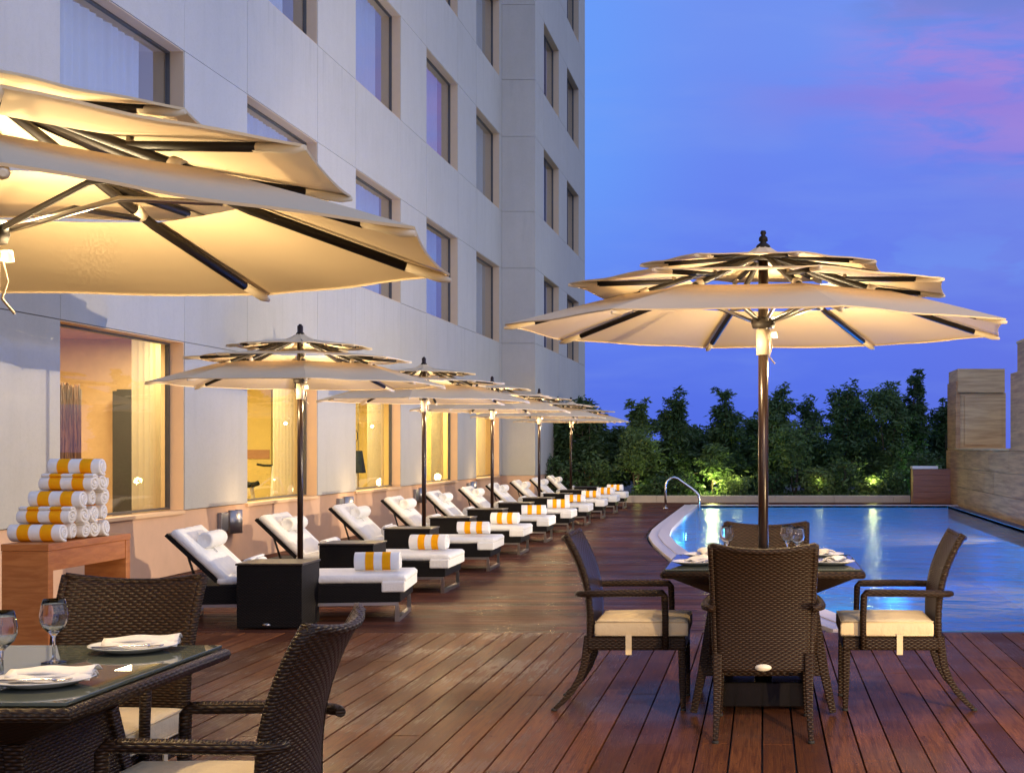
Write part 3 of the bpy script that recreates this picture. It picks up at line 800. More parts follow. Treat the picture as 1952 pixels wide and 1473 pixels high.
for i in range(6): mb.box(0, .93, 0, .55, .002+i*.142, .140+i*.142)
mb.build('boards', 'cedar', o, uv=False)
MB().box(-.02, .62, -.03, .50, .856, .93).build('white_slab', 'china', o, bevel=.01)
o = empty('planter_kerb', (0, 36.0, 0), 0, 'low pale stone planter kerb running behind the pool', 'kerb')
mb = MB(); x = -7.2
while x < 3.7:
    x1 = min(x+1.5, 3.72); mb.box(x+.002, x1-.002, 0, .28, -.05, .17); x += 1.5
mb.build('kerb_stones', 'kerb_stone', o, uv=False, bevel=.008)
mb = MB(); n = 40
mb.grid([[(-9+22*i/n, 36.28+22*j/10, .10+.05*noise.noise((i*.7, j*.7, 0))) for j in range(11)] for i in range(n+1)])
mb.build('planting_bed', 'soil', uv=False)['kind'] = 'structure'

# ------------------------------------------------------------------ trees and shrubs
def leafcloud(rnd, blobs, n, size, droop=.3, asp=.32):
    mb = MB(); tot = sum(b[3]**2 for b in blobs)
    for (cx, cy, cz, r) in blobs:
        m = int(n*r*r/tot)
        for _ in range(m):
            u = rnd.random(); d = Vector((rnd.gauss(0, 1), rnd.gauss(0, 1), rnd.gauss(0, 1))).normalized()
            q = r*(u**.45)
            nz = noise.noise(Vector((cx, cy, cz))+d*2.2)
            if nz < -.22 and u > .4: continue
            q *= 1+.35*nz
            p = Vector((cx, cy, cz))+Vector((d.x*q, d.y*q, d.z*q*.95))
            L = size*rnd.uniform(.6, 1.5); W = L*asp
            ax = Vector((rnd.gauss(0, 1), rnd.gauss(0, 1), rnd.gauss(-droop, .5))).normalized()
            sd = ax.cross(Vector((rnd.gauss(0, 1), rnd.gauss(0, 1), rnd.gauss(0, 1)))).normalized()*W
            mb.add([p, p+ax*L*.5+sd*.5, p+ax*L, p+ax*L*.5-sd*.5], [(0, 1, 2, 3)])
    return mb
def tree(name, x, y, h, wdt, label, mat, seed, n=3600, size=.15, trunk=.35, conical=.5, group=None, cat='tree', asp=.30):
    rnd = random.Random(seed)
    o = empty(name, (x, y, .10), rnd.random()*6, label, cat, group)
    tk = MB(); blobs = []
    nst = 3 if cat == 'tree' else 4
    for s in range(nst):
        a = rnd.random()*6.28; lx, ly = math.cos(a)*wdt*.13, math.sin(a)*wdt*.13
        top = h*rnd.uniform(.7, .92)
        pts = [(lx*.15, ly*.15, -.05), (lx*.5+rnd.uniform(-.03, .03), ly*.5, top*.3), (lx+rnd.uniform(-.05, .05), ly+rnd.uniform(-.05, .05), top*.65), (lx*1.3, ly*1.3, top)]
        tk.tube(pts, [.03, .024, .016, .006], 6)
        for b in range(7):
            z = top*rnd.uniform(trunk, 1); k = z/top; a2 = rnd.random()*6.28
            rr = wdt*.5*(1-conical*k*.8)*rnd.uniform(.5, 1)
            e = (lx*k+math.cos(a2)*rr, ly*k+math.sin(a2)*rr, z+rr*.5)
            tk.tube([(lx*k, ly*k, z), ((lx*k+e[0])/2, (ly*k+e[1])/2, z+rr*.35), e], [.010, .007, .003], 5)
            blobs.append((e[0], e[1], e[2]*.96, wdt*rnd.uniform(.12, .24)))
    z = h*trunk
    while z < h:
        k = (z-h*trunk)/(h*(1-trunk)); rr = wdt*.5*(1-conical*k)*(.55 if k < .15 else 1)
        for _ in range(3):
            a = rnd.random()*6.28; q = rr*rnd.uniform(.1, .7)
            blobs.append((math.cos(a)*q, math.sin(a)*q, z+rnd.uniform(-.1, .1), max(.10, rr*rnd.uniform(.35, .62))))
        z += h*.085
    for _ in range(5):   # loose twigs sticking out
        a = rnd.random()*6.28; z = h*rnd.uniform(.75, 1.05); blobs.append((math.cos(a)*wdt*.22, math.sin(a)*wdt*.22, z, .09))
    tk.build('trunk', 'bark', o, uv=False, fix=False)
    leafcloud(rnd, blobs, n, size, asp=asp).build('crown', mat, o, uv=False, fix=False)
    return o
def px(x, Y): return (x-1455)/2711*Y
GT = 'tall dark trees behind the pool'
tall = [(1068, 38.6, 2.55, 1.5, 'behind the last parasol'), (1125, 38.0, 2.5, 1.5, 'just right of the hotel wing'), (1218, 38.3, 2.45, 1.15, 'with a narrow pointed top left of the handrail'), (1288, 38.0, 2.75, 1.4, 'above the chrome handrail'),
        (1380, 38.2, 2.80, 1.25, 'with a slim pointed crown left of the main pole'), (1478, 38.4, 2.85, 1.4, 'directly behind the main parasol pole'), (1545, 38.8, 2.55, 1.35, 'right of the main parasol pole'),
        (1608, 38.2, 2.95, 1.5, 'with a broad ragged top in the middle right'), (1692, 38.0, 2.95, 1.6, 'widest and densest, left of the timber box'), (1742, 38.5, 3.25, 1.0, 'tallest, with loose sprays near the stone wall'), (1800, 39.4, 2.5, 1.3, 'half hidden by the stone pillar'),
        (1440, 39.6, 2.05, 1.6, 'set back behind the others near the main pole'), (1640, 39.8, 2.1, 1.7, 'set back between two broader trees'), (1335, 39.8, 1.7, 1.5, 'short, filling the gap right of the handrail'), (1170, 39.6, 1.8, 1.5, 'set back between the parasol and the pointed tree')]
for i, (x, Y, h, wd, lab) in enumerate(tall):
    tree('tree', px(x, Y), Y, h, wd*.95, 'dark leafy tree ' + lab, ('leaf_dark', 'leaf_dark', 'leaf_mid2')[i*7 % 3], 100+i, n=11000, size=.14, trunk=.10, conical=.62 if wd < 1.5 else .42, group=GT)
for i, (x, Y, h, wd, lab) in enumerate([(1215, 37.0, 1.75, 1.15, 'left of the handrail'), (1515, 36.9, 1.85, 1.25, 'right of the main parasol pole'), (1360, 37.3, 1.4, .8, 'lit from below by a garden light')]):
    tree('young_tree', px(x, Y), Y, h, wd, 'small paler green tree with thin bare stems ' + lab, 'leaf_mid', 200+i, n=2600, size=.12, trunk=.42, conical=.15, group='young trees in the planter')
for i, (x, Y, h, wd, mat, lab) in enumerate([(1128, 37.0, .95, 1.2, 'leaf_mid', 'rounded broad-leaved shrub beside the last loungers'), (1060, 37.2, 1.0, 1.2, 'leaf_dark', 'dark shrub behind the last parasol pole'), (1300, 36.9, .5, 1.0, 'leaf_dark', 'low dark shrub behind the chrome handrail'),
        (1400, 36.8, .45, .9, 'leaf_pale', 'low pale shrub glowing above a garden light left of the main pole'), (1470, 36.9, .55, 1.0, 'leaf_dark', 'low dark shrub behind the main parasol pole'), (1560, 36.8, .65, 1.0, 'leaf_pale', 'yellow lit shrub right of the small pale tree'), (1600, 37.0, .95, 1.1, 'leaf_mid', 'mid green shrub between two garden lights'),
        (1660, 36.75, .42, .8, 'leaf_pale', 'bright low shrub over the right garden light'), (1705, 36.8, .6, .8, 'leaf_dark', 'dark shrub beside the timber box'), (1245, 36.8, .4, .9, 'leaf_dark', 'low dark shrub left of the handrail'), (1760, 37.2, 1.2, 1.0, 'leaf_dark', 'dark shrub growing behind the timber box')]):
    tree('shrub', px(x, Y), Y, h, wd, lab, mat, 300+i, n=1500, size=.11, trunk=.08, conical=.2, group='shrubs in the planter', cat='shrub', asp=.4)
mb = MB(); rnd = random.Random(5)
for _ in range(5000):
    x = rnd.uniform(-5.5, 4.6); y = rnd.uniform(36.3, 37.6); p = Vector((x, y, .10)); a = rnd.random()*6.28; h = rnd.uniform(.06, .2)
    q = p+Vector((math.cos(a)*h*.6, math.sin(a)*h*.6, h)); s_ = Vector((-math.sin(a), math.cos(a), 0))*.025
    mb.add([p-s_, p+s_, q], [(0, 1, 2)])
tag(mb.build('ground_cover', 'leaf_dark', uv=False, fix=False), 'low leafy ground cover filling the planter', 'ground cover', kind='stuff')
for i, (x, Y, e, lab) in enumerate([(1358, 36.75, 60, 'left of the main parasol pole'), (1405, 36.7, 16, 'under the pale low shrub'), (1560, 36.6, 9, 'right of the main parasol pole'), (1665, 36.55, 40, 'under the bright shrub at the right'), (1215, 36.6, 3, 'left of the chrome handrail'), (1755, 37.6, 22, 'behind the timber box')]):
    o = empty('garden_light', (px(x, Y), Y, .12), 0, 'small planter spotlight ' + lab, 'garden light', 'planter spotlights')
    MB().lathe([(0, 0), (.03, 0), (.035, .08), (.028, .085)], 14).build('housing', 'machine_dark', o)
    MB().lathe([(0, .078), (.028, .078)], 14).build('lens', 'lamp_garden', o)
    lamp('garden_bulb', 'POINT', (0, .05, .40), e, (.95, 1, .30) if i != 5 else (.5, 1, .5), o, .10)

# ------------------------------------------------------------------ parasols
# heights relative to the rim plane at RZ
RZ = 2.044
def tier(r0, z0, r1, z1, sag=.018, nr=6, na=10, rot=0, pinch=.015, cap=0):
    mb = MB(); P = []
    for i in range(nr+1):
        k = i/nr; row = []
        for j in range(8*na+1):
            seg = j/na; t_ = seg-math.floor(seg); a = rot+seg*PI/4
            c = math.cos(PI/8)/math.cos((t_-.5)*PI/4)            # straight edge between two ribs
            r = (r0+(r1-r0)*k)*c*(1-pinch*k*math.sin(PI*t_))
            z = z0+(z1-z0)*k - sag*math.sin(PI*t_)*math.sin(PI*min(1, k*.75+.1))
            z += .0025*math.sin(seg*9.7+k*5+math.sin(seg*3))*k + cap*max(0, 1-k*4)**2
            row.append((r*math.cos(a), r*math.sin(a), z))
        P.append(row)
    for q in range(8):       # eight sewn panels, creased over the ribs
        mb.grid([r_[q*na:(q+1)*na+1] for r_ in P])
    # hem folded down along the rim
    last = P[-1]; H = [[(x, y, z) for x, y, z in last], [(x*.998, y*.998, z-.007) for x, y, z in last]]
    mb.grid(H)
    return mb
def make_parasol(ribrot):
    u = empty('parasol', (0, 0, 0))
    z = RZ-.0
    tier(.72, .815+CAMZ, 1.315, .644+CAMZ, .012, rot=ribrot).build('canopy', 'canvas', u, uv=False, fix=False)
    tier(.42, .922+CAMZ, 1.00, .868+CAMZ, .006, rot=ribrot).build('canopy', 'canvas', u, uv=False, fix=False)
    tier(.02, 1.052+CAMZ, .64, .985+CAMZ, .006, nr=12, rot=ribrot, cap=.055).build('canopy', 'canvas', u, uv=False, fix=False)
    MB().tube([(0, 0, .05), (0, 0, 2.50)], .026, 20).build('pole', 'pole_wood', u)
    MB().lathe([(0, 2.585), (.012, 2.585), (.016, 2.572), (.010, 2.560), (.022, 2.548), (.024, 2.530), (.014, 2.522), (.034, 2.505), (.040, 2.49), (0, 2.49)], 20).build('finial', 'rib_black', u)
    MB().lathe([(.03, 2.42), (.06, 2.42), (.062, 2.47), (.03, 2.475)], 20).build('crown_hub', 'rib_black', u)
    h = MB().lathe([(.028, 2.05), (.055, 2.05), (.062, 2.075), (.055, 2.11), (.028, 2.11)], 20).build('runner_hub', 'rib_black', u)
    MB().lathe([(.027, 1.905), (.036, 1.905), (.036, 2.045), (.027, 2.045)], 20).build('collar', 'white_plastic', u)
    for k in range(8):
        a = ribrot+k*PI/4; c, s_ = math.cos(a), math.sin(a)
        def P(r, zz): return (r*c, r*s_, zz+CAMZ)
        rb = MB().tube([P(.05, 1.045), P(.70, .798), P(1.17, .648+.010)], .0155, 8).build('rib', 'rib_black', u)
        MB().tube([P(1.15, .664), P(1.28, .630), P(1.318, .622)], [.015, .016, .007], 8).build('end_cap', 'canvas_pocket', rb)
        MB().tube([P(.06, .69), P(.34, .80), P(.62, .812)], .009, 8).build('strut', 'rib_black' if k % 2 else 'satin_steel', rb)
        MB().tube([P(.60, .838), P(.64, .822)], .021, 8).build('joint', 'canvas_pocket', rb)
        r2 = MB().tube([P(.46, .892), P(.86, .866)], .0135, 8).build('upper_rib', 'rib_black', u)
        MB().tube([P(.84, .867), P(.97, .858), P(1.003, .857)], [.013, .015, .007], 8).build('end_cap', 'canvas_pocket', r2)
        MB().tube([P(.47, .875), P(.47, .915)], .011, 6).build('bracket', 'satin_steel', r2)
        r3 = MB().tube([P(.06, 1.038), P(.52, .985)], .0125, 8).build('upper_rib', 'rib_black', u)
        MB().tube([P(.50, .986), P(.61, .974), P(.643, .971)], [.012, .014, .006], 8).build('end_cap', 'canvas_pocket', r3)
    lp = MB().lathe([(.0, 2.03), (.014, 2.03), (.019, 2.0), (.0, 1.995)], 12, loc=(.055, 0, 0)).build('lamp_head', 'lamp_warm', u)
    MB().tube([(.03, .02, 2.04), (.045, .045, 1.95), (.03, .05, 1.90), (.06, .06, 1.86)], .004, 6).build('pull_cord', 'white_plastic', u)
    for a in (0, PI):
        lamp('parasol_bulb', 'POINT', (.30*math.cos(a+.8), .30*math.sin(a+.8), 1.93), 23, WARM, u, .03)
    lamp('parasol_bulb', 'POINT', (.10, .07, 2.15), 27, (1, .76, .42), u, .03)
    return u
def parasol_base(u):
    MB().box(-.22, .22, -.22, .22, .02, .15).build('base', 'granite', u, bevel=.006)
    MB().lathe([(.026, .15), (.045, .15), (.045, .32), (.026, .32)], 16).build('base_sleeve', 'granite', u)
PG = 'triple tiered cream parasols'
main = make_parasol(R(15)); main.location = (.0, 7.80, 0); main.scale = (1.065, 1.065, 1)
tag(main, 'largest fully visible cream tiered parasol over the glass dining table beside the pool', 'parasol', PG)
parasol_base(main)
def drop(u, dz):
    for ch in u.children:
        if ch.name.split('.')[0] in ('pole', 'base', 'base_sleeve'): continue
        ch.location.z -= dz
left = copy_tree(main); left.scale = (1, 1, 1); left.location = (-2.15, 3.93, 0); left.rotation_euler = (0, 0, R(15)); left['label'] = 'huge cream tiered parasol cut off at the left above the glass table with wine glasses'
drop(left, .085)
row = [(-4.20, 12.9, 5), (-4.20, 17.6, -9), (-4.27, 22.4, 12), (-4.27, 27.1, 3), (-4.30, 31.8, -14)]
names = ['nearest of the row, above the first and second loungers', 'second of the row along the hotel wall', 'middle one of the five along the hotel wall', 'fourth of the row, next to last before the trees', 'farthest and smallest in view, against the trees']
for i, (x, y, a) in enumerate(row):
    c = copy_tree(main); c.scale = (.985, .985, 1); c.location = (x, y, 0); c.rotation_euler = (0, 0, R(a)); drop(c, .07)
    c['label'] = 'cream tiered parasol, ' + names[i]

# ------------------------------------------------------------------ sun loungers
def rounded_slab(mb, x0, x1, y0, y1, z0, z1, M=None, creases=(), along='x', puff=.01, nx=14, ny=12, mi=0):
    """soft mattress slab with rounded rim; creases are positions (0..1) across y"""
    P = []; Q = []
    us = [0, .015, .05]+[.05+.9*i/nx for i in range(1, nx)]+[.95, .985, 1]
    vs_ = [0, .02, .06]+[.06+.88*j/ny for j in range(1, ny)]+[.94, .98, 1]
    for u in us:
        rp = []; rq = []
        for v in vs_:
            eu = min(u, 1-u)*(x1-x0); ev = min(v, 1-v)*(y1-y0)
            rd = .022
            f = 0
            for e in (eu, ev):
                if e < rd: f = max(f, 1-math.sqrt(max(0, 1-((rd-e)/rd)**2)))
            z = z1 - f*rd + puff*math.sin(PI*u)*math.sin(PI*v)
            cr = u if along == 'y' else v
            for c in creases:
                d = abs(cr-c)*(x1-x0 if along == 'y' else y1-y0)
                if d < .03: z -= .014*(1-d/.03)
            zb = z0 + f*rd*.7
            X = x0+(x1-x0)*u; Y = y0+(y1-y0)*v
            rp.append((X, Y, z)); rq.append((X, Y, zb))
        P.append(rp); Q.append(rq)
    return mb.slab(P, Q, mi, M)
def make_lounger():
    o = empty('sun_lounger', (0, 0, 0))
    W = .80
    b = MB(); b.box(-1.80, .02, 0, W, .158, .305)
    b.build('base', 'wicker_black', o, bevel=.008)
    f = MB(); r = .012
    f.tube([(-1.78, .015, .145), (.0, .015, .145)], r, square=True); f.tube([(-1.78, W-.015, .145), (.0, W-.015, .145)], r, square=True)
    f.build('rail', 'satin_steel', o)
    for x in (-.01, -1.72):
        lg = MB(); lg.tube([(x, .02, .132), (x, .02, .012), (x, W-.02, .012), (x, W-.02, .132)], .013, square=True)
        lg.build('leg', 'satin_steel', o)
    m = MB(); rounded_slab(m, -1.40, .06, .015, W-.015, .308, .372, creases=(.33, .66), along='y')
    mt = m.build('mattress', 'mattress', o, uv=False)
    MB().box(-.13, .055, -.014, W+.014, .238, .325).build('foot_flap', 'mattress', mt, uv=False, bevel=.012)
    M = Matrix.Translation((-1.38, 0, .335)) @ Matrix.Rotation(R(44), 4, 'Y')
    m = MB(); rounded_slab(m, -.54, .03, .02, W-.02, .0, .068, M=M, creases=(.34, .67), along='x')
    m.build('back_cushion', 'mattress', o, uv=False)
    bb = MB(); bb.box(-.56, -.02, .03, W-.03, -.035, -.005, M=M)
    bb.build('backrest', 'wicker_black', o, bevel=.005)
    for y in (.12, W-.12): MB().tube([M @ Vector((-.36, y, -.03)), (-1.58, y, .31)], .010, 6).build('support', 'leg_black', o)
    hc = MB(); Mh = M @ Matrix.Translation((-.33, .16, .122))
    prof = [(0, .006), (.02, .004), (.024, .0), (.044, .003), (.048, .0), (.062, .006), (.067, .03), (.066, .13), (.068, .25), (.066, .38), (.067, .45), (.062, .474), (.048, .48), (.044, .477), (.024, .48), (0, .474)]
    hc.lathe(prof, 24, M=Mh @ Matrix.Rotation(R(-90), 4, 'X'))
    hcm = hc.build('head_cushion', 'mattress', o, uv=False)
    MB().box(-.45, -.22, .35, .37, .083, .09, M=M).build('strap', 'mattress', hcm, uv=False)
    return o
def roll_mesh(rad, length, turns=3.2, seg=26, thick=.017, gap=.0025, phase=0, sq=1.0):
    """a towel really rolled up: spiral sheet extruded along x"""
    mb = MB(); n = int(turns*seg); pitch = thick+gap
    r_out = [rad-pitch*(turns-i/seg) for i in range(n+1)]
    O = []; I = []
    for i in range(n+1):
        a = 2*PI*i/seg+phase; ro = max(r_out[i], .004); ri = max(ro-thick, .001)
        O.append((ro*math.cos(a), sq*ro*math.sin(a))); I.append((ri*math.cos(a), sq*ri*math.sin(a)))
    cs = [(-length/2, .88), (-length/2+.004, 1.0), (-length*.25, 1.015), (0, 1.0), (length*.25, 1.015), (length/2-.004, 1.0), (length/2, .88)]
    P = []; Q = []
    for i in range(n+1):
        th = 1
        mo = [(x+ (.006*math.sin(i*.21) if abs(x) > length*.45 else 0), (O[i][0]+I[i][0])/2+(O[i][0]-I[i][0])/2*s_, (O[i][1]+I[i][1])/2+(O[i][1]-I[i][1])/2*s_) for x, s_ in cs]
        mi_ = [(x+ (.006*math.sin(i*.21) if abs(x) > length*.45 else 0), (O[i][0]+I[i][0])/2-(O[i][0]-I[i][0])/2*s_, (O[i][1]+I[i][1])/2-(O[i][1]-I[i][1])/2*s_) for x, s_ in cs]
        P.append(mo); Q.append(mi_)
    mb.slab(P, Q)
    return mb
ll = [11.43, 13.66, 16.10, 18.50, 20.92, 23.26, 25.55, 27.85, 30.15, 32.45]
lx = [-2.93, -3.05, -3.10, -3.16, -3.19, -3.18, -3.18, -3.17, -3.18, -3.19]
la = [7, 1.5, 2, 1.0, 1.5, 1, 1, 1.5, 1, 1]
ordn = ['first', 'second', 'third', 'fourth', 'fifth', 'sixth', 'seventh', 'eighth', 'ninth', 'tenth']
proto = make_lounger()
tw0 = roll_mesh(.082, .36, 3.4).build('striped_towel', 'towel_striped')
wr0 = roll_mesh(.068, .50).build('white_towel', 'towel_white')
def make_side_table():
    o = empty('side_table', (0, 0, 0))
    MB().box(-.25, .25, 0, .46, .012, .492).build('box_body', 'wicker_black', o, bevel=.006)
    MB().box(-.258, .258, -.008, .468, .493, .508).build('table_top', 'dark_top', o, bevel=.003)
    MB().lathe([(0, 0), (.030, 0), (.030, .004), (0, .006)], 20, M=Matrix.Translation((-.02, -.002, .035)) @ Matrix.Rotation(R(90), 4, 'X') @ Matrix.Scale(.5, 4, (0, 1, 0))).build('badge', 'satin_steel', o)
    for x in (-.22, .22):
        for y in (.03, .43): MB().lathe([(0, 0), (.018, 0), (.018, .012), (0, .012)], 10, loc=(x, y, 0)).build('foot', 'rubber', o)
    return o
st0 = make_side_table()
for i in range(10):
    o = proto if i == 0 else copy_tree(proto)
    a = R(la[i]); o.location = (lx[i]+random.uniform(-.025, .025)*(i > 0), ll[i]-.02, 0); o.rotation_euler = (0, 0, a)
    where = {0: 'nearest the camera and angled slightly', 9: 'farthest one, beside the planter trees'}.get(i, '%s in the row from the camera' % ordn[i])
    tag(o, 'white cushioned black wicker sun lounger, ' + where, 'sun lounger', 'sun loungers in a row along the hotel')
    Mx = Matrix.Translation(o.location) @ Matrix.Rotation(a, 4, 'Z')
    tt = tw0 if i == 0 else tw0.copy()
    if i: COL.objects.link(tt)
    tt.location = Mx @ Vector((-.22+random.uniform(-.03, .03), .40+random.uniform(-.05, .05), .463)); tt.rotation_euler = (random.uniform(1.2, 2.2), 0, a+R(random.uniform(-6, 9)))
    tag(tt, 'orange striped rolled towel on the foot of the %s lounger from the camera' % ordn[i], 'towel', 'striped towels on the loungers')
    ww = wr0 if i == 0 else wr0.copy()
    if i: COL.objects.link(ww)
    ww.location = Mx @ Vector((-1.18, .34, .447)); ww.rotation_euler = (random.uniform(0, 3), 0, a+R(90+random.uniform(-4, 4))); ww.rotation_mode = 'XYZ'
    tag(ww, 'plain white rolled towel against the backrest of the %s lounger from the camera' % ordn[i], 'towel', 'white towels on the loungers')
    s_ = st0 if i == 0 else copy_tree(st0)
    s_.location = ((-.81 if i else -.86)+lx[i], ll[i]-.50+(-.02 if i == 0 else 0), 0); s_.rotation_euler = (0, 0, a*.15)
    tag(s_, 'black wicker box side table in front of the %s lounger from the camera' % ordn[i], 'side table', 'black box tables between the loungers')
    ll[i] = ll[i]

# ------------------------------------------------------------------ towel console and pyramid
ct = empty('towel_console', (-4.155, 8.0, 0), 0, 'orange brown wooden console carrying the pyramid of striped towels', 'console table')
MB().box(-.135, .135, 0, 1.04, .815, .855).build('table_top', 'teak', ct, bevel=.003)
MB().box(-.132, .132, .003, .060, 0, .814).build('side_panel', 'teak', ct, bevel=.003)
MB().box(-.132, .132, .98, 1.037, 0, .814).build('side_panel', 'teak', ct, bevel=.003)
MB().box(.095, .127, .061, .979, .70, .814).build('apron', 'teak', ct, bevel=.002)
MB().box(-.127, -.095, .061, .979, .70, .814).build('apron', 'teak', ct, bevel=.002)
rw = ['bottom', 'second', 'middle', 'fourth', 'top']; pos5 = ['nearest', 'second', 'centre', 'fourth', 'farthest']
sts = [roll_mesh(.0635, .305, 2.8, 24, .0175, phase=ph, sq=.87).build('stacked_towel', 'towel_striped') for ph in (0, 1.9, 3.6, 5.2)]
fresh = [True]*4
for r_ in range(5):
    n = 5-r_
    for j in range(n):
        q_ = (j*3+r_*2) % 4; t_ = sts[q_]
        if not fresh[q_]: t_ = t_.copy(); COL.objects.link(t_)
        fresh[q_] = False
        yy = 8.20+(j+r_*.5)*.130
        t_.location = (-4.185+r_*.026+random.uniform(-.008, .008), yy, .857+.052+r_*.094)
        t_.rotation_euler = (random.uniform(-.12, .12), 0, R(random.uniform(-1.5, 1.5)))
        posn = {1: 'single towel', 2: ('near towel', 'far towel')[j] if n == 2 else '', 3: ('near', 'middle', 'far')[j % 3]+' towel'}.get(n, '%s from the camera' % ordn[j])
        tag(t_, 'rolled striped towel in the pyramid, %s of the %s row' % (posn, rw[r_]), 'towel', 'towels stacked in a pyramid')

# ------------------------------------------------------------------ dining chairs
def interp(tab, z):
    for (za, ya), (zb, yb) in zip(tab, tab[1:]):
        if z <= zb:
            k = (z-za)/(zb-za); k = max(0, k); return ya+(yb-ya)*k
    return tab[-1][1]
def make_chair():
    o = empty('dining_chair', (0, 0, 0))
    prof = [(.30, -.530), (.42, -.530), (.52, -.533), (.62, -.545), (.70, -.565), (.78, -.595), (.86, -.635), (.92, -.672), (.97, -.705)]
    def yc(z): return interp(prof, z)
    def syc(z): return (yc(z-.02)+yc(z)+yc(z+.02))/3
    P = []; Q = []; nz = 30; nx = 16
    for i in range(nz+1):
        k = i/nz; rp = []; rq = []
        for j in range(nx+1):
            s_ = -1+2*j/nx
            top = .902+.026*s_*s_
            z = .31+(top-.31)*k
            hw = .228+.022*k; y = syc(z)+.050*s_*s_*(.4+.6*k)
            x = s_*hw
            th = .032
            rp.append((x, y+th, z)); rq.append((x, y, z))
        P.append(rp); Q.append(rq)
    bk = MB().slab(P, Q, smooth=True).build('backrest', 'wicker', o, bevel=0)
    rim = MB()
    for s_ in (-1, 1):
        pts = []
        for i in range(15):
            z = .31+(.930-.31)*i/14; k = i/14; pts.append((s_*(.228+.022*k), syc(z)+.05*(.4+.6*k)+.014, z))
        rim.tube(pts, .018, 8)
    rim.tube([(-.250+.5*j/14, syc(.915)+.05*(2*j/14-1)**2+.012, .903+.027*(2*j/14-1)**2) for j in range(15)], .015, 8)
    rim.build('back_rim', 'wicker', bk)
    MB().lathe([(0, 0), (.040, 0), (.040, .004), (0, .006)], 20, M=Matrix.Translation((0, syc(.335)-.001, .335)) @ Matrix.Rotation(R(90), 4, 'X') @ Matrix.Scale(.42, 4, (0, 1, 0))).build('badge', 'plate_cream', bk)
    sf = MB()
    sf.box(-.245, .245, -.500, .018, .322, .392)
    sf.build('seat_frame', 'wicker', o, bevel=.010)
    for s_ in (-1, 1):
        lg = MB(); lg.tube([(s_*.222, -.003, .325), (s_*.224, 0, .15), (s_*.226, .004, .012)], [.020, .018, .014], square=True)
        l1 = lg.build('leg', 'wicker', o, bevel=.006)
        MB().lathe([(0, 0), (.016, 0), (.016, .013), (0, .013)], 10, loc=(s_*.226, .004, 0)).build('foot_cap', 'rubber', l1)
        lg = MB(); lg.tube([(s_*.222, -.500, .40), (s_*.222, -.508, .32), (s_*.222, -.522, .24), (s_*.223, -.548, .17), (s_*.224, -.590, .10), (s_*.226, -.640, .045), (s_*.227, -.680, .010)], [.022, .022, .020, .018, .016, .014, .012], square=True)
        l2 = lg.build('leg', 'wicker', o, bevel=.006)
        MB().lathe([(0, 0), (.016, 0), (.016, .012), (0, .012)], 10, loc=(s_*.227, -.682, 0)).build('foot_cap', 'rubber', l2)
        ar = MB()
        ar.tube([(s_*.235, -.560, .622), (s_*.262, -.545, .624), (s_*.285, -.500, .626), (s_*.288, -.43, .628), (s_*.280, -.30, .630), (s_*.270, -.15, .630), (s_*.267, -.105, .629), (s_*.266, -.092, .612), (s_*.264, -.088, .50), (s_*.262, -.088, .330)], [.015, .017, .018, .019, .020, .020, .019, .019, .018, .018], 8)
        ar.build('armrest', 'wicker', o)
    m = MB(); rounded_slab(m, -.240, .240, -.465, .030, .394, .482, puff=.022)
    cu = m.build('cushion', 'cushion', o, uv=False)
    pp = MB()
    for zz in (.402, .474): pp.tube([(-.240, -.463, zz), (-.242, .026, zz), (.242, .026, zz), (.240, -.463, zz)], .004, 6)
    pp.build('piping', 'cushion', cu)
    for s_ in (-1, 1): MB().box(s_*.249-.0025, s_*.249+.0025, -.30, -.268, .30, .41).build('tie', 'cushion', cu)
    return o
ch0 = make_chair()
chairs = [((.0, 7.41), 0, 'wicker armchair with its back to the camera in front of the glass table'),
          ((-.43, 7.79), -90, 'wicker armchair seen from the side, left of the glass table by the pool'),
          ((.44, 7.79), 90, 'wicker armchair seen from the side, right of the table against the blue water'),
          ((.02, 8.20), 180, 'wicker armchair on the far side of the table under the central parasol'),
          ((-2.29, 4.57), 180, 'wicker armchair behind the left table, in front of the towel console'),
          ((-1.80, 3.94), 90, 'wicker armchair nearest the camera, its back cut by the bottom edge')]
for i, ((x, y), a, lab) in enumerate(chairs):
    c = ch0 if i == 0 else copy_tree(ch0)
    c.location = (x, y, 0); c.rotation_euler = (0, 0, R(a)); tag(c, lab, 'chair', 'brown wicker armchairs')

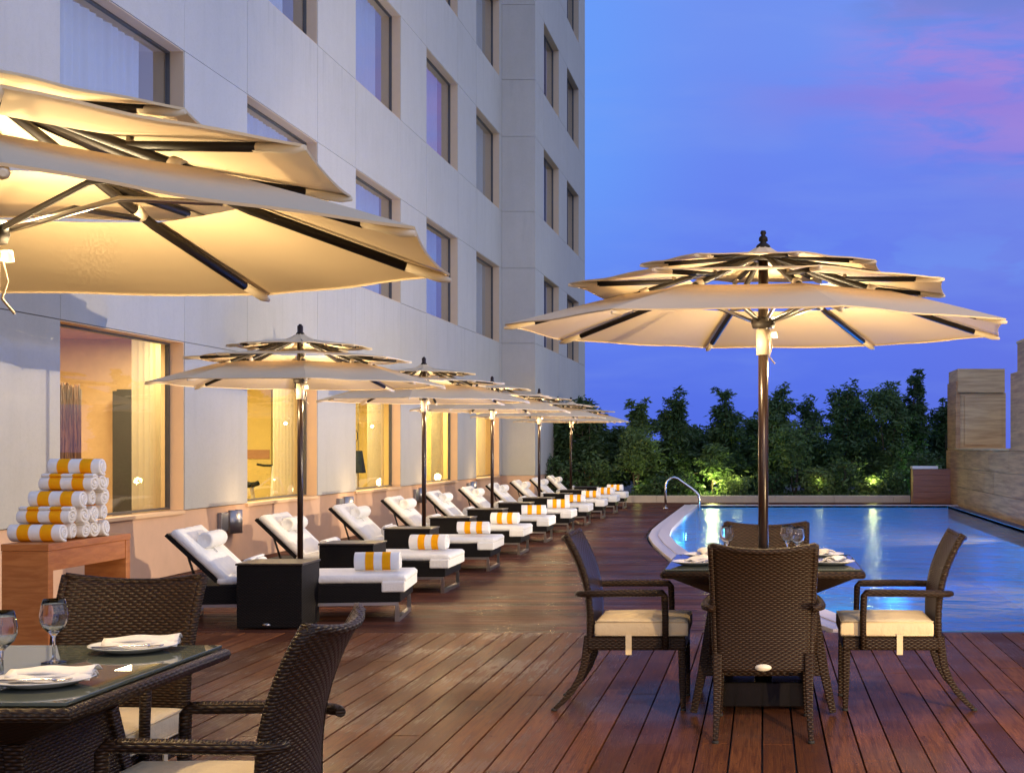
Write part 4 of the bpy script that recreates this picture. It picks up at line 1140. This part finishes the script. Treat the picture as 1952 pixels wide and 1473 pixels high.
# ------------------------------------------------------------------ dining tables
def make_table():
    o = empty('dining_table', (0, 0, 0)); h = .51
    def frustum(mb, z0, a0, z1, a1):
        vs = [(-a0, -a0, z0), (a0, -a0, z0), (a0, a0, z0), (-a0, a0, z0), (-a1, -a1, z1), (a1, -a1, z1), (a1, a1, z1), (-a1, a1, z1)]
        return mb.add(vs, [(0, 1, 2, 3), (4, 5, 6, 7), (0, 1, 5, 4), (1, 2, 6, 5), (2, 3, 7, 6), (3, 0, 4, 7)])
    mb = MB(); mb.box(-h, h, -h, h, .728, .760); mb.build('table_frame', 'wicker', o, bevel=.008)
    rim = MB(); r = h+.002
    rim.tube([(-r, -r, .744), (r, -r, .744), (r, r, .744), (-r, r, .744), (-r, -r, .744)], .019, 8); rim.build('edge_roll', 'wicker', o)
    mb = MB(); frustum(mb, .625, .275, .727, h-.03); mb.build('apron', 'wicker', o)
    mb = MB(); frustum(mb, .20, .345, .624, .265); mb.build('pedestal', 'wicker', o, bevel=.006)
    for sx_ in (-1, 1):
        for sy_ in (-1, 1):
            MB().tube([(sx_*.255, sy_*.255, .62), (sx_*.32, sy_*.32, .22), (sx_*.365, sy_*.365, .012)], [.026, .024, .018], square=True).build('leg', 'wicker', o, bevel=.005)
    mb = MB(); mb.box(-h+.005, h-.005, -h+.005, h-.005, .7655, .775); mb.build('glass_top', 'table_glass', o, bevel=.002)
    return o
tb = make_table(); tb.location = (0, 7.80, 0)
tag(tb, 'square wicker dining table with glass top under the central parasol by the pool', 'table', 'glass topped wicker tables')
tb2 = copy_tree(tb); tb2.location = (-2.215, 3.99, 0); tb2['label'] = 'square wicker table with glass top in the lower left corner'

# ------------------------------------------------------------------ tableware
TZ = .7765
def make_glass():
    o = empty('wine_glass', (0, 0, 0))
    prof = [(.0, .003), (.033, .002), (.034, .0), (.034, .003), (.012, .007), (.0045, .014), (.004, .05), (.0045, .075), (.012, .085), (.030, .102), (.038, .122), (.039, .14), (.034, .168), (.030, .183), (.029, .184), (.033, .167), (.0375, .14), (.0365, .122), (.028, .104), (.010, .089), (0, .087)]
    MB().lathe(prof, 28).build('goblet', 'wine_glass', o, uv=False)
    return o
def make_plate():
    o = empty('dinner_plate', (0, 0, 0))
    MB().lathe([(0, .0), (.075, .0), (.09, .004), (.125, .017), (.130, .019), (.130, .021), (.124, .020), (.09, .009), (.075, .006), (0, .006)], 40).build('dish', 'china', o, uv=False)
    return o
def make_napkin():
    o = empty('napkin', (0, 0, 0)); mb = MB()
    for k in range(3):
        P = []; Q = []
        for i in range(13):
            u = i/12; rp = []; rq = []
            for j in range(7):
                v = j/6-.5; wd = .055+.012*math.sin(u*PI)+(.02*u if k == 2 else 0)
                x = -.11+.22*u; y = v*wd + (k-1)*.012
                z = .0065+k*.008+.010*math.cos(v*PI)*(1+.7*u)+.003*math.sin(u*9+k*2)
                rp.append((x, y, z+.003)); rq.append((x, y, z))
            P.append(rp); Q.append(rq)
        mb.slab(P, Q)
    mb.build('folded_cloth', 'napkin', o, uv=False); return o
def make_cutlery(kind):
    o = empty(kind, (0, 0, 0)); mb = MB()
    if kind == 'knife':
        mb.slab([[(-.11+.20*i/10, -.006-(.004 if i > 5 else 0), .003), (-.11+.20*i/10, .006, .003)] for i in range(11)], [[(-.11+.20*i/10, -.006-(.004 if i > 5 else 0), 0), (-.11+.20*i/10, .006, 0)] for i in range(11)], smooth=False)
        mb.build('blade', 'steel', o)
    else:
        mb.tube([(-.10, 0, .003), (-.02, 0, .005), (.05, 0, .006), (.06, 0, .004)], [.005, .003, .003, .006], 6)
        mb.build('handle', 'steel', o); m2 = MB()
        for q in (-.009, -.003, .003, .009): m2.tube([(.055, q*.6, .004), (.07, q, .002), (.10, q, .006)], .0016, 5)
        m2.build('tines', 'steel', o)
    return o
g0, p0, n0, k0, f0 = make_glass(), make_plate(), make_napkin(), make_cutlery('knife'), make_cutlery('fork')
used = {}
def put(src, loc, rz, lab, cat, group):
    o = src if src.name not in used else copy_tree(src)
    used[src.name] = 1
    o.location = loc; o.rotation_euler = (0, 0, R(rz)); tag(o, lab, cat, group)
for (x, y, lab) in ((-2.055, 4.12, 'wine glass in front of the chair back on the left table'), (-2.045, 3.82, 'wine glass cut by the left edge of the picture on the left table'),
                    (-.205, 7.98, 'wine glass left of the parasol pole on the poolside table'), (.135, 8.02, 'wine glass just right of the parasol pole on the poolside table'), (.19, 7.86, 'rightmost wine glass on the poolside table')):
    put(g0, (x, y, TZ), 0, lab, 'wine glass', 'wine glasses on the tables')
for i, (x, y, a, lab) in enumerate(((-1.93, 4.36, 12, 'farther plate on the left table near its corner'), (-1.895, 3.74, 5, 'nearer plate on the left table'), (-.36, 7.56, 70, 'near left plate on the poolside table'),
                       (-.33, 8.08, 100, 'far left plate on the poolside table'), (.36, 7.58, 250, 'near right plate on the poolside table'), (.33, 8.10, 280, 'far right plate on the poolside table'))):
    put(p0, (x, y, TZ), a, 'white dinner plate, ' + lab, 'plate', 'dinner plates on the tables')
    put(n0, (x+.015, y+.02, TZ+.004), a, 'folded white napkin lying on the ' + lab, 'napkin', 'napkins on the plates')
    ca, sa = math.cos(R(a)), math.sin(R(a))
    put(k0, (x-.05*-sa, y-.05*ca, TZ+.019), a, 'steel knife lying across the ' + lab, 'knife', 'knives on the plates')
    put(f0, (x-.075*-sa, y-.075*ca, TZ+.019), a+3, 'steel fork lying on the ' + lab, 'fork', 'forks on the plates')
